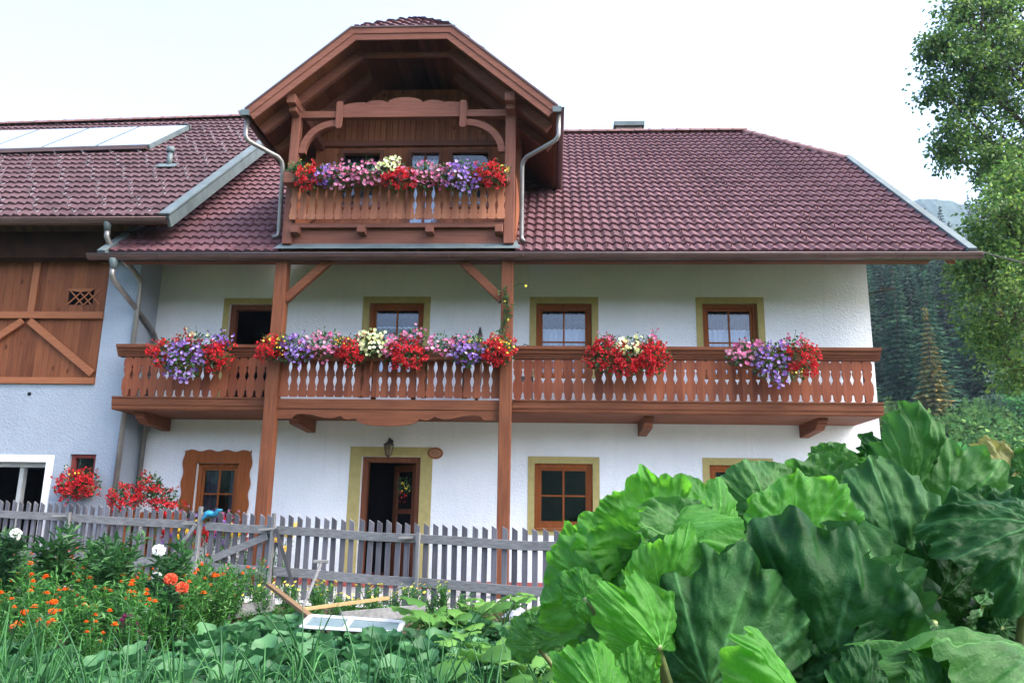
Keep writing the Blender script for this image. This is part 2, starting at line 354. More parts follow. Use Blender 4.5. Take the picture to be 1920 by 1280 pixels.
def window(h, olive=True, low=False, curtain='half', label=None):
    a, b, c, d = h; W = OW
    m = MB(); trim_frame(a, b, c, d, .075, .07, .16, MB()); 
    f = MB(); t = .075
    f.box(a, a + t, .075, .17, c, d); f.box(b - t, b, .075, .17, c, d); f.box(a + t, b - t, .075, .17, d - t, d); f.box(a + t, b - t, .075, .17, c, c + t)
    fr = f.build('window', W['z'], house, bevel=.006, label=label)
    a2, b2, c2, d2 = a + t, b - t, c + t, d - t
    s = MB(); k = .04
    s.box(a2, a2 + k, .10, .15, c2, d2); s.box(b2 - k, b2, .10, .15, c2, d2); s.box(a2 + k, b2 - k, .10, .15, d2 - k, d2); s.box(a2 + k, b2 - k, .10, .15, c2, c2 + k)
    s.build('sash', W['z'], fr, bevel=.004)
    a3, b3, c3, d3 = a2 + k, b2 - k, c2 + k, d2 - k
    mu = MB(); xm = (a3 + b3) / 2; zm = (c3 + d3) / 2 if low else 4.22
    mu.box(xm - .014, xm + .014, .108, .138, c3, d3); mu.box(a3, xm - .014, .110, .136, zm - .013, zm + .013); mu.box(xm + .014, b3, .110, .136, zm - .013, zm + .013)
    mu.build('glazing_bar', W['z'], fr)
    MB().add([(a3, .124, c3), (b3, .124, c3), (b3, .124, d3), (a3, .124, d3)], [(0, 1, 2, 3)]).build('pane', GLASS, fr)
    if olive:
        o = MB(); w_ = .115
        trim_frame(a, b, c, d, w_, -.006, .001, o, bottom=low); o.build('trim', OLIVE, fr)
        o = MB()  # painted reveal lining
        o.add([(a + .003, 0, c), (a + .003, .075, c), (a + .003, .075, d), (a + .003, 0, d)], [(0, 1, 2, 3)])
        o.add([(b - .003, 0, c), (b - .003, .075, c), (b - .003, .075, d), (b - .003, 0, d)], [(3, 2, 1, 0)])
        o.add([(a + .003, 0, d - .003), (b - .003, 0, d - .003), (b - .003, .075, d - .003), (a + .003, .075, d - .003)], [(0, 1, 2, 3)])
        o.build('reveal', OLIVE, fr)
    if low: MB().box(a - .02, b + .02, -.05, .08, c - .035, c - .002).build('sill', OW['x'], fr, bevel=.005)
    # curtains with folds
    def cur(x0, x1, z0, z1, mt, y=.24, amp=.02):
        mm = MB(); mm.grid(lambda u, v: (x0 + (x1 - x0) * u, y + amp * sin(u * (x1 - x0) * 70) + .004 * sin(v * 9), z0 + (z1 - z0) * v), 60, 4)
        mm.build('curtain', mt, fr, smooth=True)
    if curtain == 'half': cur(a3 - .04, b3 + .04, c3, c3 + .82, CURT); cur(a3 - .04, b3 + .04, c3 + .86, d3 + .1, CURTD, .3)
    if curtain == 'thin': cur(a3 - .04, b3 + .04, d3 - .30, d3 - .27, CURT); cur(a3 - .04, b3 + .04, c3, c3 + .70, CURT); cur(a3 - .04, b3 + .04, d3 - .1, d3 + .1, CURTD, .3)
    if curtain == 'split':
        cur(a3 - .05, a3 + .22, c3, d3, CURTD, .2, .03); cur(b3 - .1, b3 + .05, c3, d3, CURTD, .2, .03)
    return fr
window(UPW[0], curtain='thin', label='upper window behind the flower boxes between the posts')
window(UPW[1], label='upper window just right of the right post')
window(UPW[2], label='rightmost upper window')
window(LOW[0], low=True, curtain=None, label='ground floor window right of the door')
window(LOW[1], low=True, curtain=None, label='rightmost ground floor window half hidden by leaves')
w7 = window(W7, olive=False, low=True, curtain='split', label='ground floor window with a wavy carved wooden surround')
# carved surround of the left window
def wavy(n=40):
    o = []
    a, b, c, d = -6.42, -5.19, .80, 2.25
    for i in range(n + 1):
        u = i / n; z = c + (d - c) * u; o.append((b - .02 - .016 * cos(u * 8.3 * pi), z))
    for i in range(1, 31):
        u = i / 30; x = b - (b - a) * u; o.append((x, d - .015 - .016 * cos(u * 8 * pi)))
    for i in range(1, n + 1):
        u = 1 - i / n; z = c + (d - c) * u; o.append((a + .02 + .016 * cos(u * 8.3 * pi), z))
    return o
po = wavy(); inn = [(-6.17, .98), (-5.42, .98), (-5.42, 2.02), (-6.17, 2.02)]
m = MB()
bm = bmesh.new()
vo = [bm.verts.new((x, -.035, z)) for x, z in po]; vi = [bm.verts.new((x, -.035, z)) for x, z in inn]
eo = [bm.edges.new((vo[i], vo[(i + 1) % len(vo)])) for i in range(len(vo))]; ei = [bm.edges.new((vi[i], vi[(i + 1) % 4])) for i in range(4)]
r = bmesh.ops.triangle_fill(bm, edges=eo + ei, use_beauty=True)
ex = bmesh.ops.extrude_face_region(bm, geom=bm.faces[:])
for v in ex['geom']:
    if isinstance(v, bmesh.types.BMVert): v.co.y += .036
bm.normal_update(); bmesh.ops.recalc_face_normals(bm, faces=bm.faces[:])
me = bpy.data.meshes.new('surround'); bm.to_mesh(me); me.materials.append(OW['z'])
o = bpy.data.objects.new('surround', me); COL.objects.link(o); o.parent = w7
# ---- ground-floor door, half open
a, b, c, d = DOOR
o = MB(); trim_frame(a, b, c, d, .205, -.006, .001, o, .165, bottom=False); dtrim = o.build('door_trim', OLIVE, house)
f = MB(); f.box(a, a + .09, .1, .26, c, d); f.box(b - .09, b, .1, .26, c, d); f.box(a + .09, b - .09, .1, .26, d - .09, d)
dfr = f.build('door_frame', BW['z'], house, bevel=.006)
hx, hy = b - .10, .27; th = radians(128)
def dl(s, z, off=0):     # a point on the open leaf: s from the hinge
    return (hx + cos(th) * s - sin(th) * off, hy + sin(th) * s + cos(th) * off, z)
m = MB()
for s0, s1, z0, z1 in ((0, .12, c, d - .1), (.70, .82, c, d - .1), (.12, .70, d - .22, d - .1), (.12, .70, c, c + .75), (.12, .70, c + 1.12, c + 1.2)):
    m.bar(dl((s0 + s1) / 2, z0), dl((s0 + s1) / 2, z1), s1 - s0, .05, side=(cos(th), sin(th), 0))
door = m.build('door', BW['z'], house, bevel=.004, label='half open red-brown front door with glass panes')
m = MB(); m.add([dl(.12, c + .75, .0), dl(.70, c + .75, .0), dl(.70, d - .22, .0), dl(.12, d - .22, .0)], [(0, 1, 2, 3)]); m.build('pane', GLASS, door)
# upper balcony door
a, b, c, d = UDOOR
o = MB(); trim_frame(a, b, c, d, .11, -.006, .001, o, .11, bottom=False)
f = MB(); f.box(a, a + .1, .07, .2, c, d); f.box(b - .1, b, .07, .2, c, d); f.box(a + .1, b - .1, .07, .2, d - .09, d)
ud = f.build('balcony_door_frame', BW['z'], house, bevel=.006); o.build('trim', OLIVE, ud)

# ---- roof tiles
def tiles(name, mat, P, x0, x1, smax, parent, s0=0, x1f=None, x0f=None, cw=.163, rh=.33, smaxf=None):
    """waved tiles as real rows; P(x,s,h) puts a point on the roof plane"""
    vs, fs, tv = [], [], []
    step = cw / 8; rows = int(math.ceil((smax - s0) / rh))
    for r in range(rows):
        sa, sb = s0 + r * rh - .012, min(s0 + (r + 1) * rh, smax)
        xa = x0f(sa) if x0f else x0; xb = x1f(sb) if x1f else x1
        if xb - xa < .05: continue
        n = max(2, int(round((xb - xa) / step))); 
        b0 = len(vs); kk = 0
        for i in range(n + 1):
            x = xa + (xb - xa) * i / n; ph = x / cw * 2 * pi
            h = .017 * sin(ph) + .006 * sin(2 * ph + .6)
            tn = math.floor(x / (cw * 2) + .25); rv = random.Random(tn * 131 + r * 17).random()
            jz = .010 * (rv - .5)
            se, sf = sa, sb
            if smaxf: lim = smaxf(x); se, sf = min(se, lim), min(sf, lim)
            vs += [P(x, se, h - .004), P(x, se, h + .044 + jz), P(x, se + (sf - se) * .5, h + .022), P(x, sf, h + .004)]; tv += [rv] * 4
            if i < n:
                q = b0 + i * 4
                for k in range(3): fs.append((q + k, q + 4 + k, q + 5 + k, q + 1 + k))
    me = bpy.data.meshes.new(name); me.from_pydata([tuple(v) for v in vs], [], fs); me.materials.append(mat)
    at = me.attributes.new('tile', 'FLOAT', 'POINT'); at.data.foreach_set('value', tv)
    me.shade_smooth()
    try: me.set_sharp_from_angle(angle=radians(38))
    except Exception: pass
    o = bpy.data.objects.new(name, me); COL.objects.link(o); o.parent = parent
    off = Vector((0, 0, 0)); p = parent
    while p is not None: off += p.location; p = p.parent
    o.location = -off
    return o
NRM = Vector((0, -SA, CA))
def PH(x, s, h=0): return Vector((x, EY + s * CA, EZ + s * SA)) + NRM * h
SMAX = (5.18 - EY) / CA
SV = (3.04 - EY) / CA            # slope distance where the verge turns into the clipped gable
def hx1(s): return 6.44 if s <= SV else 6.44 - (s - SV) / (SMAX - SV) * (6.44 - 4.82)
rb = MB()    # boarding below the tiles
def slab(mb, pts, t=.14):
    n = len(pts); tp = [Vector(p) - NRM * .02 for p in pts]; bt = [Vector(p) - NRM * t for p in pts]
    mb.add(tp + bt, [tuple(range(n)), tuple(reversed(range(n, 2 * n)))] + [((i + 1) % n, i, i + n, (i + 1) % n + n) for i in range(n)])
DX0, DX1 = -4.47, -.66         # dormer sides
slab(rb, [PH(X0, 0), PH(DX0 - .02, 0), PH(DX0 - .02, SMAX), PH(X0, SMAX)])
slab(rb, [PH(DX1 + .02, 0), PH(X1, 0), PH(X1, SV), PH(4.82, SMAX), PH(DX1 + .02, SMAX)])
slab(rb, [PH(DX0, 0), PH(DX1, 0), PH(DX1, .42), PH(DX0, .42)])
slab(rb, [PH(DX0, 3.8), PH(DX1, 3.8), PH(DX1, SMAX), PH(DX0, SMAX)])
# back slope and clipped gable
rz = EZ + SL * (5.18 - EY)
rb.add([(X0, 5.19, rz - .03), (4.82, 5.19, rz - .03), (6.48, 7.3, 9.03), (6.48, 11.6, 5.5), (X0, 11.6, 5.5)], [(0, 1, 2, 3, 4)])
rb.add([(4.82, 5.19, rz - .03), (6.48, 3.04, 9.03), (6.48, 7.3, 9.03)], [(0, 1, 2)])
roof = rb.build('roof', SOF, house)
tiles('roof_tiles', TILE, PH, X0 + .1, DX0 - .03, SMAX, roof)
tiles('roof_tiles', TILE, PH, DX1 + .03, 0, SMAX, roof, x1f=hx1)
tiles('roof_tiles', TILE, PH, DX0 - .03, DX1 + .03, SMAX, roof, s0=12 * .33)
# ridge tiles
def ridge_run(a, b, r, mat, parent, L=.34, name='ridge_tiles'):
    a, b = Vector(a), Vector(b); n = int((b - a).length / L); d = (b - a) / n; m = MB()
    dn = d.normalized(); s = dn.cross(Vector((0, 0, 1))).normalized(); u = s.cross(dn)
    for i in range(n):
        p = a + d * i; k = 9
        ring = [[p + d * t * 1.06 + (s * cos(pi * j / (k - 1)) + u * (sin(pi * j / (k - 1)) * .8 - .25)) * rr for j in range(k)] for t, rr in ((0, r * 1.12), (.12, r * 1.12), (.13, r), (1, r * .95))]
        v = [q for R_ in ring for q in R_]; f = [(q * k + j, q * k + j + 1, (q + 1) * k + j + 1, (q + 1) * k + j) for q in range(3) for j in range(k - 1)]
        f.append(tuple(range(k)))
        m.add(v, f)
    return m.build(name, mat, parent, smooth=False)
ridge_run((X0, 5.19, rz + .06), (4.82, 5.19, rz + .06), .12, RIDGEM, roof)
ridge_run((6.47, 3.02, 9.05), (4.80, 5.19, rz + .03), .13, RIDGEM, roof)
# verge flashing right and left, eave drip sheet
m = MB(); a_, b_ = PH(6.46, -.08, .03), PH(6.46, SV + .05, .03); m.bar(a_, b_, .14, .10, side=(1, 0, 0)); m.build('verge_flashing', METAL, roof, bevel=.01)
m = MB(); m.bar(PH(X0 + .02, -.12, .03), PH(X0 + .02, 1.6, .03), .14, .10, side=(1, 0, 0)); m.build('verge_flashing', METAL, roof, bevel=.01)
m = MB(); m.box(X0 + .05, X1, EY - .012, EY + .01, EZ - .145, EZ - .012); m.build('eave_flashing', METAL, roof)
# gutter
def half_gutter(mb, a, b, r, n=10, t=.006, up_=Vector((0, 0, 1))):
    a, b = Vector(a), Vector(b); d = (b - a).normalized(); s = d.cross(up_).normalized(); v = []
    for rr in (r, r - t):
        for p in (a, b):
            for j in range(n + 1):
                an = pi + pi * j / n; v.append(p + s * cos(an) * rr + up_ * sin(an) * rr)
    k = n + 1; f = []
    for j in range(n): f += [(j, j + 1, k + j + 1, k + j), (2 * k + j + 1, 2 * k + j, 3 * k + j, 3 * k + j + 1)]
    for j in range(n): f += [(j + 1, j, 2 * k + j, 2 * k + j + 1), (k + j, k + j + 1, 3 * k + j + 1, 3 * k + j)]
    f += [(0, k, 3 * k, 2 * k), (n, 2 * k + n, 3 * k + n, k + n)]
    f += [tuple(range(k)), tuple(reversed(range(k, 2 * k)))]
    mb.add(v, f); return mb
GY = EY - .085; GZ = EZ - .085
m = MB(); half_gutter(m, (-7.62, GY, GZ), (6.57, GY, GZ), .078)
m.tube([(-7.62, GY - .08, GZ + .003), (6.57, GY - .08, GZ + .003)], .011, 6)
for i in range(12):
    x = -6.4 + i * 1.18; m.tube([(x, GY - .081 * cos(q), GZ - .081 * sin(q)) for q in [0, .5, 1, 1.57, 2.1, 2.7]], .008, 5)
gut = m.build('gutter', METALB, house, smooth=True)
# rafter tails
for i, x in enumerate([-6.7, -5.8, -3.13, -2.23, -.40, .53, 1.43, 2.34, 3.24, 4.14, 4.95, 5.75, 6.3]):
    m = MB(); m.bar(PH(x, .12, -.20), PH(x, 2.4, -.20), .11, .14, side=(1, 0, 0)); m.build('rafter', BW['y'], house, bevel=.01)
# purlin ends / plate along the posts
MB().box(-7.15, 5.9, -1.42, -1.24, 5.21, 5.33).build('eave_beam', BW['x'], house)
# snow hooks
hk = bpy.data.meshes.new('snow_hook'); m = MB(); 
m.box(-.009, .009, -.03, .07, .0, .006); m.box(-.008, .008, -.038, -.03, -.01, .06); m.box(-.02, .008, -.040, -.036, .04, .06)
hk.from_pydata(m.v, [], m.f); HOOKM = m_plain('snow_hook_metal', (.13, .045, .045), .5, .4, .2, 8); hk.materials.append(HOOKM)
HOOKG = m_plain('bright_snow_hook_metal', (.24, .21, .22), .5, .4, .2, 8); hk2 = hk.copy(); hk2.materials.clear(); hk2.materials.append(HOOKG)
def hooks(P, ang, lst, parent, me, cap=100, rest='snow_hooks'):
    off = Vector((0, 0, 0)); pp = parent
    while pp is not None: off += pp.location; pp = pp.parent
    for (x, s) in lst[:cap]:
        o = bpy.data.objects.new('snow_hook', me); COL.objects.link(o); o.parent = parent
        o.location = P(x, s, .045) - off; o.rotation_euler = (ang, 0, 0)
    if lst[cap:]:
        mm = MB(); M3 = Matrix.Rotation(ang, 3, 'X')
        for (x, s) in lst[cap:]:
            p = P(x, s, .045); mm.add([p + M3 @ v.co for v in me.vertices], [tuple(f.vertices) for f in me.polygons])
        q = mm.build(rest, me.materials[0], parent); q['kind'] = 'stuff'
L_ = []
for x in [X0 + .45 + .326 * i for i in range(44)]:
    if not (DX0 - .15 < x < DX1 + .15) and x < 6.35: L_.append((x, .13))
for r in range(1, 22, 1):
    for i in range(30):
        x = X0 + .4 + i * .978 + (r % 3) * .326 * (1 if r % 2 else 2); s = r * .33 + .13
        if DX0 - .3 < x < DX1 + .2 or x > hx1(s) - .2 or x > 6.3: continue
        L_.append((x, s))
hooks(PH, ANG, L_, roof, hk)
# chimney seen above the ridge
m = MB(); m.box(1.64, 2.34, 6.2, 6.8, 10.2, 11.54); ch = m.build('chimney', m_plain('chimney_render', (.24, .2, .19), .9, .1, .2, 8, .004), roof)
MB().box(1.58, 2.40, 6.12, 6.88, 11.54, 11.67).build('chimney_cap', METAL, roof, bevel=.01)

# ---- two tall posts with braces
for (xa, xb, sgn) in ((-4.53, -4.335, 1), (-.845, -.655, -1)):
    m = MB(); m.box(xa, xb, -1.50, -1.31, 0.0, 5.22); p = m.build('post', BW['z'], house, bevel=.012)
    xi = xb if sgn > 0 else xa
    m = MB(); m.bar((xi - .02 * sgn, -1.40, 4.56), (xi + .70 * sgn, -1.40, 5.26), .10, .135, side=(0, 1, 0)); m.build('brace', BW['x'], house, bevel=.01)

# ---- balcony
bal = MB(); bal.box(-7.12, 5.05, -1.17, -.002, 2.775, 2.96); balc = bal.build('balcony', BW['x'], house, bevel=.004)
def moulding(prof, x0, x1, name, mat, parent):
    m = MB(); m.prism_x(prof, x0, x1); return m.build(name, mat, parent, bevel=.003)
rail_prof = [(-1.13, 3.66), (-1.185, 3.66), (-1.19, 3.69), (-1.205, 3.695), (-1.21, 3.725), (-1.235, 3.735), (-1.245, 3.785), (-1.275, 3.795), (-1.28, 3.845), (-1.05, 3.85), (-1.05, 3.66)]
fas_prof = [(-1.16, 2.775), (-1.20, 2.775), (-1.215, 2.80), (-1.215, 2.835), (-1.23, 2.86), (-1.23, 2.955), (-1.25, 2.965), (-1.25, 2.99), (-1.10, 2.99), (-1.10, 2.97), (-1.16, 2.97)]
for (xa, xb, ea, eb) in ((-7.11, -4.53, -.04, 0), (-.655, 5.03, 0, .05)):
    moulding(rail_prof, xa + ea, xb + eb, 'handrail', BW['x'], balc)
    moulding(fas_prof, xa + ea * .5, xb + eb * .5, 'fascia', BW['x'], balc)
for xr in (-7.10, 5.0):      # end rails back to the wall
    MB().box(xr, xr + .06, -1.05, -.01, 3.72, 3.85).build('handrail', BW['y'], balc)
# board outline: gap half-width at height t (0 bottom..1 top)
def gapA(t):
    def dia(c, h, w): return max(0, w * (1 - abs(t - c) / h))
    g_ = max(dia(.955, .045, .021), dia(.72, .038, .022))
    if .40 < t < .70:   # flask
        u = (t - .40) / .30
        pr = [(0, .004), (.08, .008), (.17, .012), (.3, .029), (.42, .033), (.6, .022), (.8, .008), (1, .007)]
        for (p0, w0), (p1, w1) in zip(pr, pr[1:]):
            if p0 <= u <= p1: g_ = max(g_, w0 + (w1 - w0) * (u - p0) / (p1 - p0))
    if t < .19:
        if t < .07: g_ = max(g_, .075 - .062 * math.sqrt(max(0, 1 - (1 - t / .07) ** 2)) + .008)
        else: g_ = max(g_, .021 - .006 * ((t - .07) / .12) if t < .16 else .015 * (1 - (t - .16) / .03))
    return g_ + .0012
def gapB(t):
    def vase(u):
        pr = [(0, .0), (.06, .012), (.16, .013), (.22, .007), (.3, .009), (.55, .029), (.7, .030), (.85, .019), (1, .004)]
        for (p0, w0), (p1, w1) in zip(pr, pr[1:]):
            if p0 <= u <= p1: return w0 + (w1 - w0) * (u - p0) / (p1 - p0)
        return 0
    g_ = 0
    if .14 < t < .52: g_ = vase((t - .14) / .38)
    elif .56 < t < .95: g_ = vase(1 - (t - .56) / .39)
    elif .52 <= t <= .56: g_ = .013 * (1 - abs(t - .54) / .02)
    if t < .05: g_ = .012 * (1 - t / .05) + .004
    return g_ + .0012
def balustrade(xa, xb, y, z0, z1, pitch, gap, mat, name='balusters', parent=None, N=46, solid=()):
    n = max(1, int(round((xb - xa) / pitch))); p = (xb - xa) / n; m = MB()
    ts = [i / N for i in range(N + 1)]
    for i in range(n):
        c = xa + p * (i + .5); R_ = []; L__ = []
        for t in ts:
            gl = gap(t) if (i not in solid) else .0012; gr = gap(t) if (i + 1 not in solid) else .0012
            R_.append((c + p / 2 - gr, z0 + (z1 - z0) * t)); L__.append((c - p / 2 + gl, z0 + (z1 - z0) * t))
        # front/back as quad strips (clean, no concave n-gons)
        k = len(ts); v = [(x, y - .012, z) for x, z in L__] + [(x, y - .012, z) for x, z in R_] + [(x, y + .012, z) for x, z in L__] + [(x, y + .012, z) for x, z in R_]
        f = []
        for j in range(k - 1):
            f += [(j, k + j, k + j + 1, j + 1), (2 * k + j + 1, 3 * k + j + 1, 3 * k + j, 2 * k + j), (j + 1, 2 * k + j + 1, 2 * k + j, j), (k + j, 3 * k + j, 3 * k + j + 1, k + j + 1)]
        f += [(0, 2 * k, 3 * k, k), (k - 1, 2 * k - 1, 4 * k - 1, 3 * k - 1)]
        m.add(v, f)
    return m.build(name, mat, parent)
balustrade(-7.04, -4.53, -1.15, 2.995, 3.67, .150, gapA, BWB, parent=balc)
balustrade(-.655, 4.96, -1.15, 2.995, 3.67, .160, gapA, BWB, parent=balc)
balustrade(-4.335, -.845, -1.37, 2.985, 3.66, .146, gapB, BWB, parent=balc, solid=(0, 24))
# inner posts and back rail of the balustrades
for x in (-6.9, 1.37, 4.88, -2.9, -2.25): MB().box(x - .035, x + .035, -1.12, -1.05, 2.99, 3.66).build('baluster_post', BW['z'], balc)
for x in (-3.05, -2.05, -1.4): MB().box(x - .04, x + .04, -1.34, -1.27, 2.99, 3.66).build('baluster_post', BW['z'], balc)
# middle section: rail, shelf board, apron with scalloped edge
MB().box(-4.335, -.845, -1.44, -1.28, 3.66, 3.74).build('handrail', BW['x'], balc, bevel=.006)
MB().box(-4.335, -.845, -1.42, -1.30, 2.79, 2.945).build('fascia', BW['x'], balc, bevel=.005)
MB().box(-4.335, -.845, -1.30, -1.17, 2.79, 2.93).build('floor_edge', BW['x'], balc)
ap = [(-4.335, 2.787), (-.845, 2.787), (-.845, 2.60)]
def apz(x):       # carved lower edge, mirrored about the middle
    u = abs(x + 2.59) / 1.745
    pr = [(0, 2.53), (.1, 2.535), (.2, 2.555), (.27, 2.60), (.275, 2.655), (.30, 2.645), (.36, 2.625), (.40, 2.655), (.405, 2.70), (.44, 2.675), (.50, 2.645), (.58, 2.655), (.68, 2.70), (.78, 2.715), (.84, 2.695), (.86, 2.64), (.92, 2.635), (1, 2.63)]
    for (p0, w0), (p1, w1) in zip(pr, pr[1:]):
        if p0 <= u <= p1: return w0 + (w1 - w0) * (u - p0) / (p1 - p0)
    return 2.63
n = 90; v = []; f = []
for i in range(n + 1):
    x = -4.335 + 3.49 * i / n; zz = apz(x); v += [(x, -1.405, zz), (x, -1.405, 2.787), (x, -1.37, zz), (x, -1.37, 2.787)]
for i in range(n):
    q = i * 4; f += [(q, q + 4, q + 5, q + 1), (q + 3, q + 7, q + 6, q + 2), (q + 4, q, q + 2, q + 6), (q + 1, q + 5, q + 7, q + 3)]
f += [(0, 1, 3, 2), (n * 4, n * 4 + 2, n * 4 + 3, n * 4 + 1)]
MB().add(v, f).build('apron', BW['x'], balc)
# carrying beams under the floor
for x in (-6.78, -4.2, 1.5, 4.2):
    m = MB(); y_ = -1.02 if x not in (-4.2,) else -1.15
    m.prism_x([(y_, 2.774), (y_, 2.72), (y_ + .06, 2.715), (y_ + .06, 2.67), (y_ + .13, 2.655), (y_ + .2, 2.60), (-.01, 2.56), (-.01, 2.774)], x - .075, x + .075)
    m.build('beam', BW['y'], balc, bevel=.005)

# ------------------------------------------------------------------ dormer
wm = MB()
# the boarded gable wall set back behind the dormer balcony
DW_ = [(-4.02, -3.20, 6.7, 7.86), (-2.74, -2.09, 6.0, 7.86), (-1.97, -1.17, 6.7, 7.86)]
wall_grid(wm, DX0 + .0, DX1 - .0, 5.8, 7.95, DW_, 0.02, .1)
dorm = wm.build('dormer', DWB, house, label='wooden dormer with its own carved balcony under a clipped gable roof')
m = MB(); m.prism_y([(DX0, 7.95), (DX1, 7.95), (DX1, 8.25), (-1.73, 9.1), (-3.41, 9.1), (DX0, 8.25)], 0.0, .06); m.build('gable_boards', DWB, dorm)
MB().box(DX0, DX1, -.05, .02, 7.93, 8.03).build('crossbeam', DW['x'], dorm, bevel=.005)
m = MB()
for i in range(34):
    x = DX0 + .06 + i * .112; m.box(x, x + .012, -.008, .0, 8.03, 9.0)
m.build('board_joints', SOF, dorm)
for k, (a, b, c, d) in enumerate(DW_):
    f = MB(); f.box(a, a + .07, -.03, .09, c, d); f.box(b - .07, b, -.03, .09, c, d); f.box(a + .07, b - .07, -.03, .09, d - .07, d); f.box(a + .07, b - .07, -.03, .09, c, c + .07)
    fo = f.build('window_frame', DW['z'], dorm, bevel=.005)
    if k == 1:
        MB().box((a + b) / 2 - .02, (a + b) / 2 + .02, .0, .05, c + .07, d - .07).build('glazing_bar', DW['z'], dorm)
    MB().add([(a + .07, .04, c), (b - .07, .04, c), (b - .07, .04, d), (a + .07, .04, d)], [(0, 1, 2, 3)]).build('window_pane', GLASS, dorm)
    mm = MB(); mm.grid(lambda u, v_: (a + (b - a) * u, .16 + .02 * sin(u * 50), c + (d - c) * (v_ * .93)), 40, 2)
    mm.build('curtain', CURT if k == 1 else CURTD, dorm, smooth=True)
m = MB(); m.add([(DX0, .3, 5.8), (DX1, .3, 5.8), (DX1, 1.5, 5.8), (DX0, 1.5, 5.8), (DX0, .3, 8), (DX1, .3, 8), (DX1, 1.5, 8), (DX0, 1.5, 8)], [(0, 1, 2, 3), (4, 7, 6, 5), (2, 3, 7, 6)]); m.build('room', DARK, dorm)
# side walls down to the main roof
for x0_, x1_ in ((DX0 - .02, DX0 + .06), (DX1 - .06, DX1 + .02)):
    m = MB(); m.prism_x([(-1.28, EZ + SL * (-1.28 - EY) - .02), (2.2, EZ + SL * (2.2 - EY) - .02), (2.2, 8.2), (0, 8.2), (0, 6.75), (-1.28, 6.75)], x0_, x1_); m.build('side_wall', DWB, dorm)
# roof slabs of the dormer
TL, TR, TZ = -3.41, -1.73, 9.145; BLx, BRx, BZ = -5.10, .03, 7.66
def dslab(pts, y0, y1, t, name, mat):
    m = MB(); (ax, az), (bx, bz) = pts; dx, dz = bx - ax, bz - az; L = sqrt(dx * dx + dz * dz); nx, nz = -dz / L, dx / L
    if nz < 0: nx, nz = -nx, -nz
    m.prism_y([(ax, az), (bx, bz), (bx - nx * t, bz - nz * t), (ax - nx * t, az - nz * t)], y0, y1); return m.build(name, mat, dorm)
RX, RZd = -2.57, TZ + (TL - BLx and (TZ - BZ) / (TL - BLx)) * (TL + 2.57) * -1
slope_d = (TZ - BZ) / (TL - BLx)
RZd = TZ + slope_d * (-2.57 - TL)
m = MB()
RYd = -1.05
# left and right slopes with the clipped front corner
for sx, bx, tx in ((-1, BLx, TL), (1, BRx, TR)):
    top = [(bx, -1.88, BZ), (tx, -1.88, TZ), (RX, RYd, RZd), (RX, 4.1, RZd), (bx, 4.1, BZ)]
    off = Vector((-slope_d * (-sx), 0, 0)); nr = Vector((sx * slope_d, 0, 1)).normalized()
    bt = [tuple(Vector(p) - nr * .10) for p in top]; n = 5
    m.add(top + bt, [tuple(range(n)), tuple(reversed(range(n, 2 * n)))] + [((i + 1) % n, i, i + n, (i + 1) % n + n) for i in range(n)])
m.add([(TL, -1.88, TZ), (TR, -1.88, TZ), (RX, RYd, RZd)], [(0, 1, 2)])
m.add([(TL + .06, -1.87, TZ - .1), (TR - .06, -1.87, TZ - .1), (RX, RYd, RZd - .1)], [(2, 1, 0)])
droof = m.build('dormer_roof', SOF, dorm)
# tiles on the clipped gable and slopes
def slope_tiles(sx, bx, tx):
    nr = Vector((sx * slope_d, 0, 1)).normalized(); dn = Vector((-sx, 0, slope_d)).normalized()
    Lx = abs(RX - bx) * sqrt(1 + slope_d ** 2)
    P = lambda x, s, h: Vector((bx, x, BZ)) + dn * s + nr * h
    Lt = abs(tx - bx) * sqrt(1 + slope_d ** 2)
    return tiles('dormer_tiles', TILE, P, -1.86, 4.0, Lx, dorm, smaxf=lambda y: Lt + (Lx - Lt) * min(1, max(0, (y + 1.88) / (RYd + 1.88))))
    return tiles('dormer_tiles', TILE, P, -1.86, 4.0, Lx, dorm, x0f=lambda s: -1.86 if s < abs(tx - bx) * sqrt(1 + slope_d ** 2) else -1.86 + .8 * (s - abs(tx - bx) * sqrt(1 + slope_d ** 2)) / (Lx - abs(tx - bx) * sqrt(1 + slope_d ** 2)))
slope_tiles(-1, BLx, TL); slope_tiles(1, BRx, TR)
hd = Vector((0, RYd + 1.88, RZd - TZ)); hl = hd.length; hn = Vector((0, -hd.z, hd.y)).normalized(); hdn = hd.normalized()
Ph = lambda x, s, h: Vector((x, -1.88, TZ)) + hdn * s + hn * (h + .02)
tiles('dormer_tiles', TILE, Ph, TL + .04, TR - .04, hl, dorm, smaxf=lambda x: hl * (1 - abs(x - RX) / ((TR - TL) / 2)), rh=.3)
ridge_run((RX, 4.1, RZd), (RX, RYd, RZd), .08, RIDGEM, dorm)
ridge_run((RX, RYd, RZd), (TL, -1.80, TZ), .055, RIDGEM, dorm); ridge_run((RX, RYd, RZd), (TR, -1.80, TZ), .055, RIDGEM, dorm)
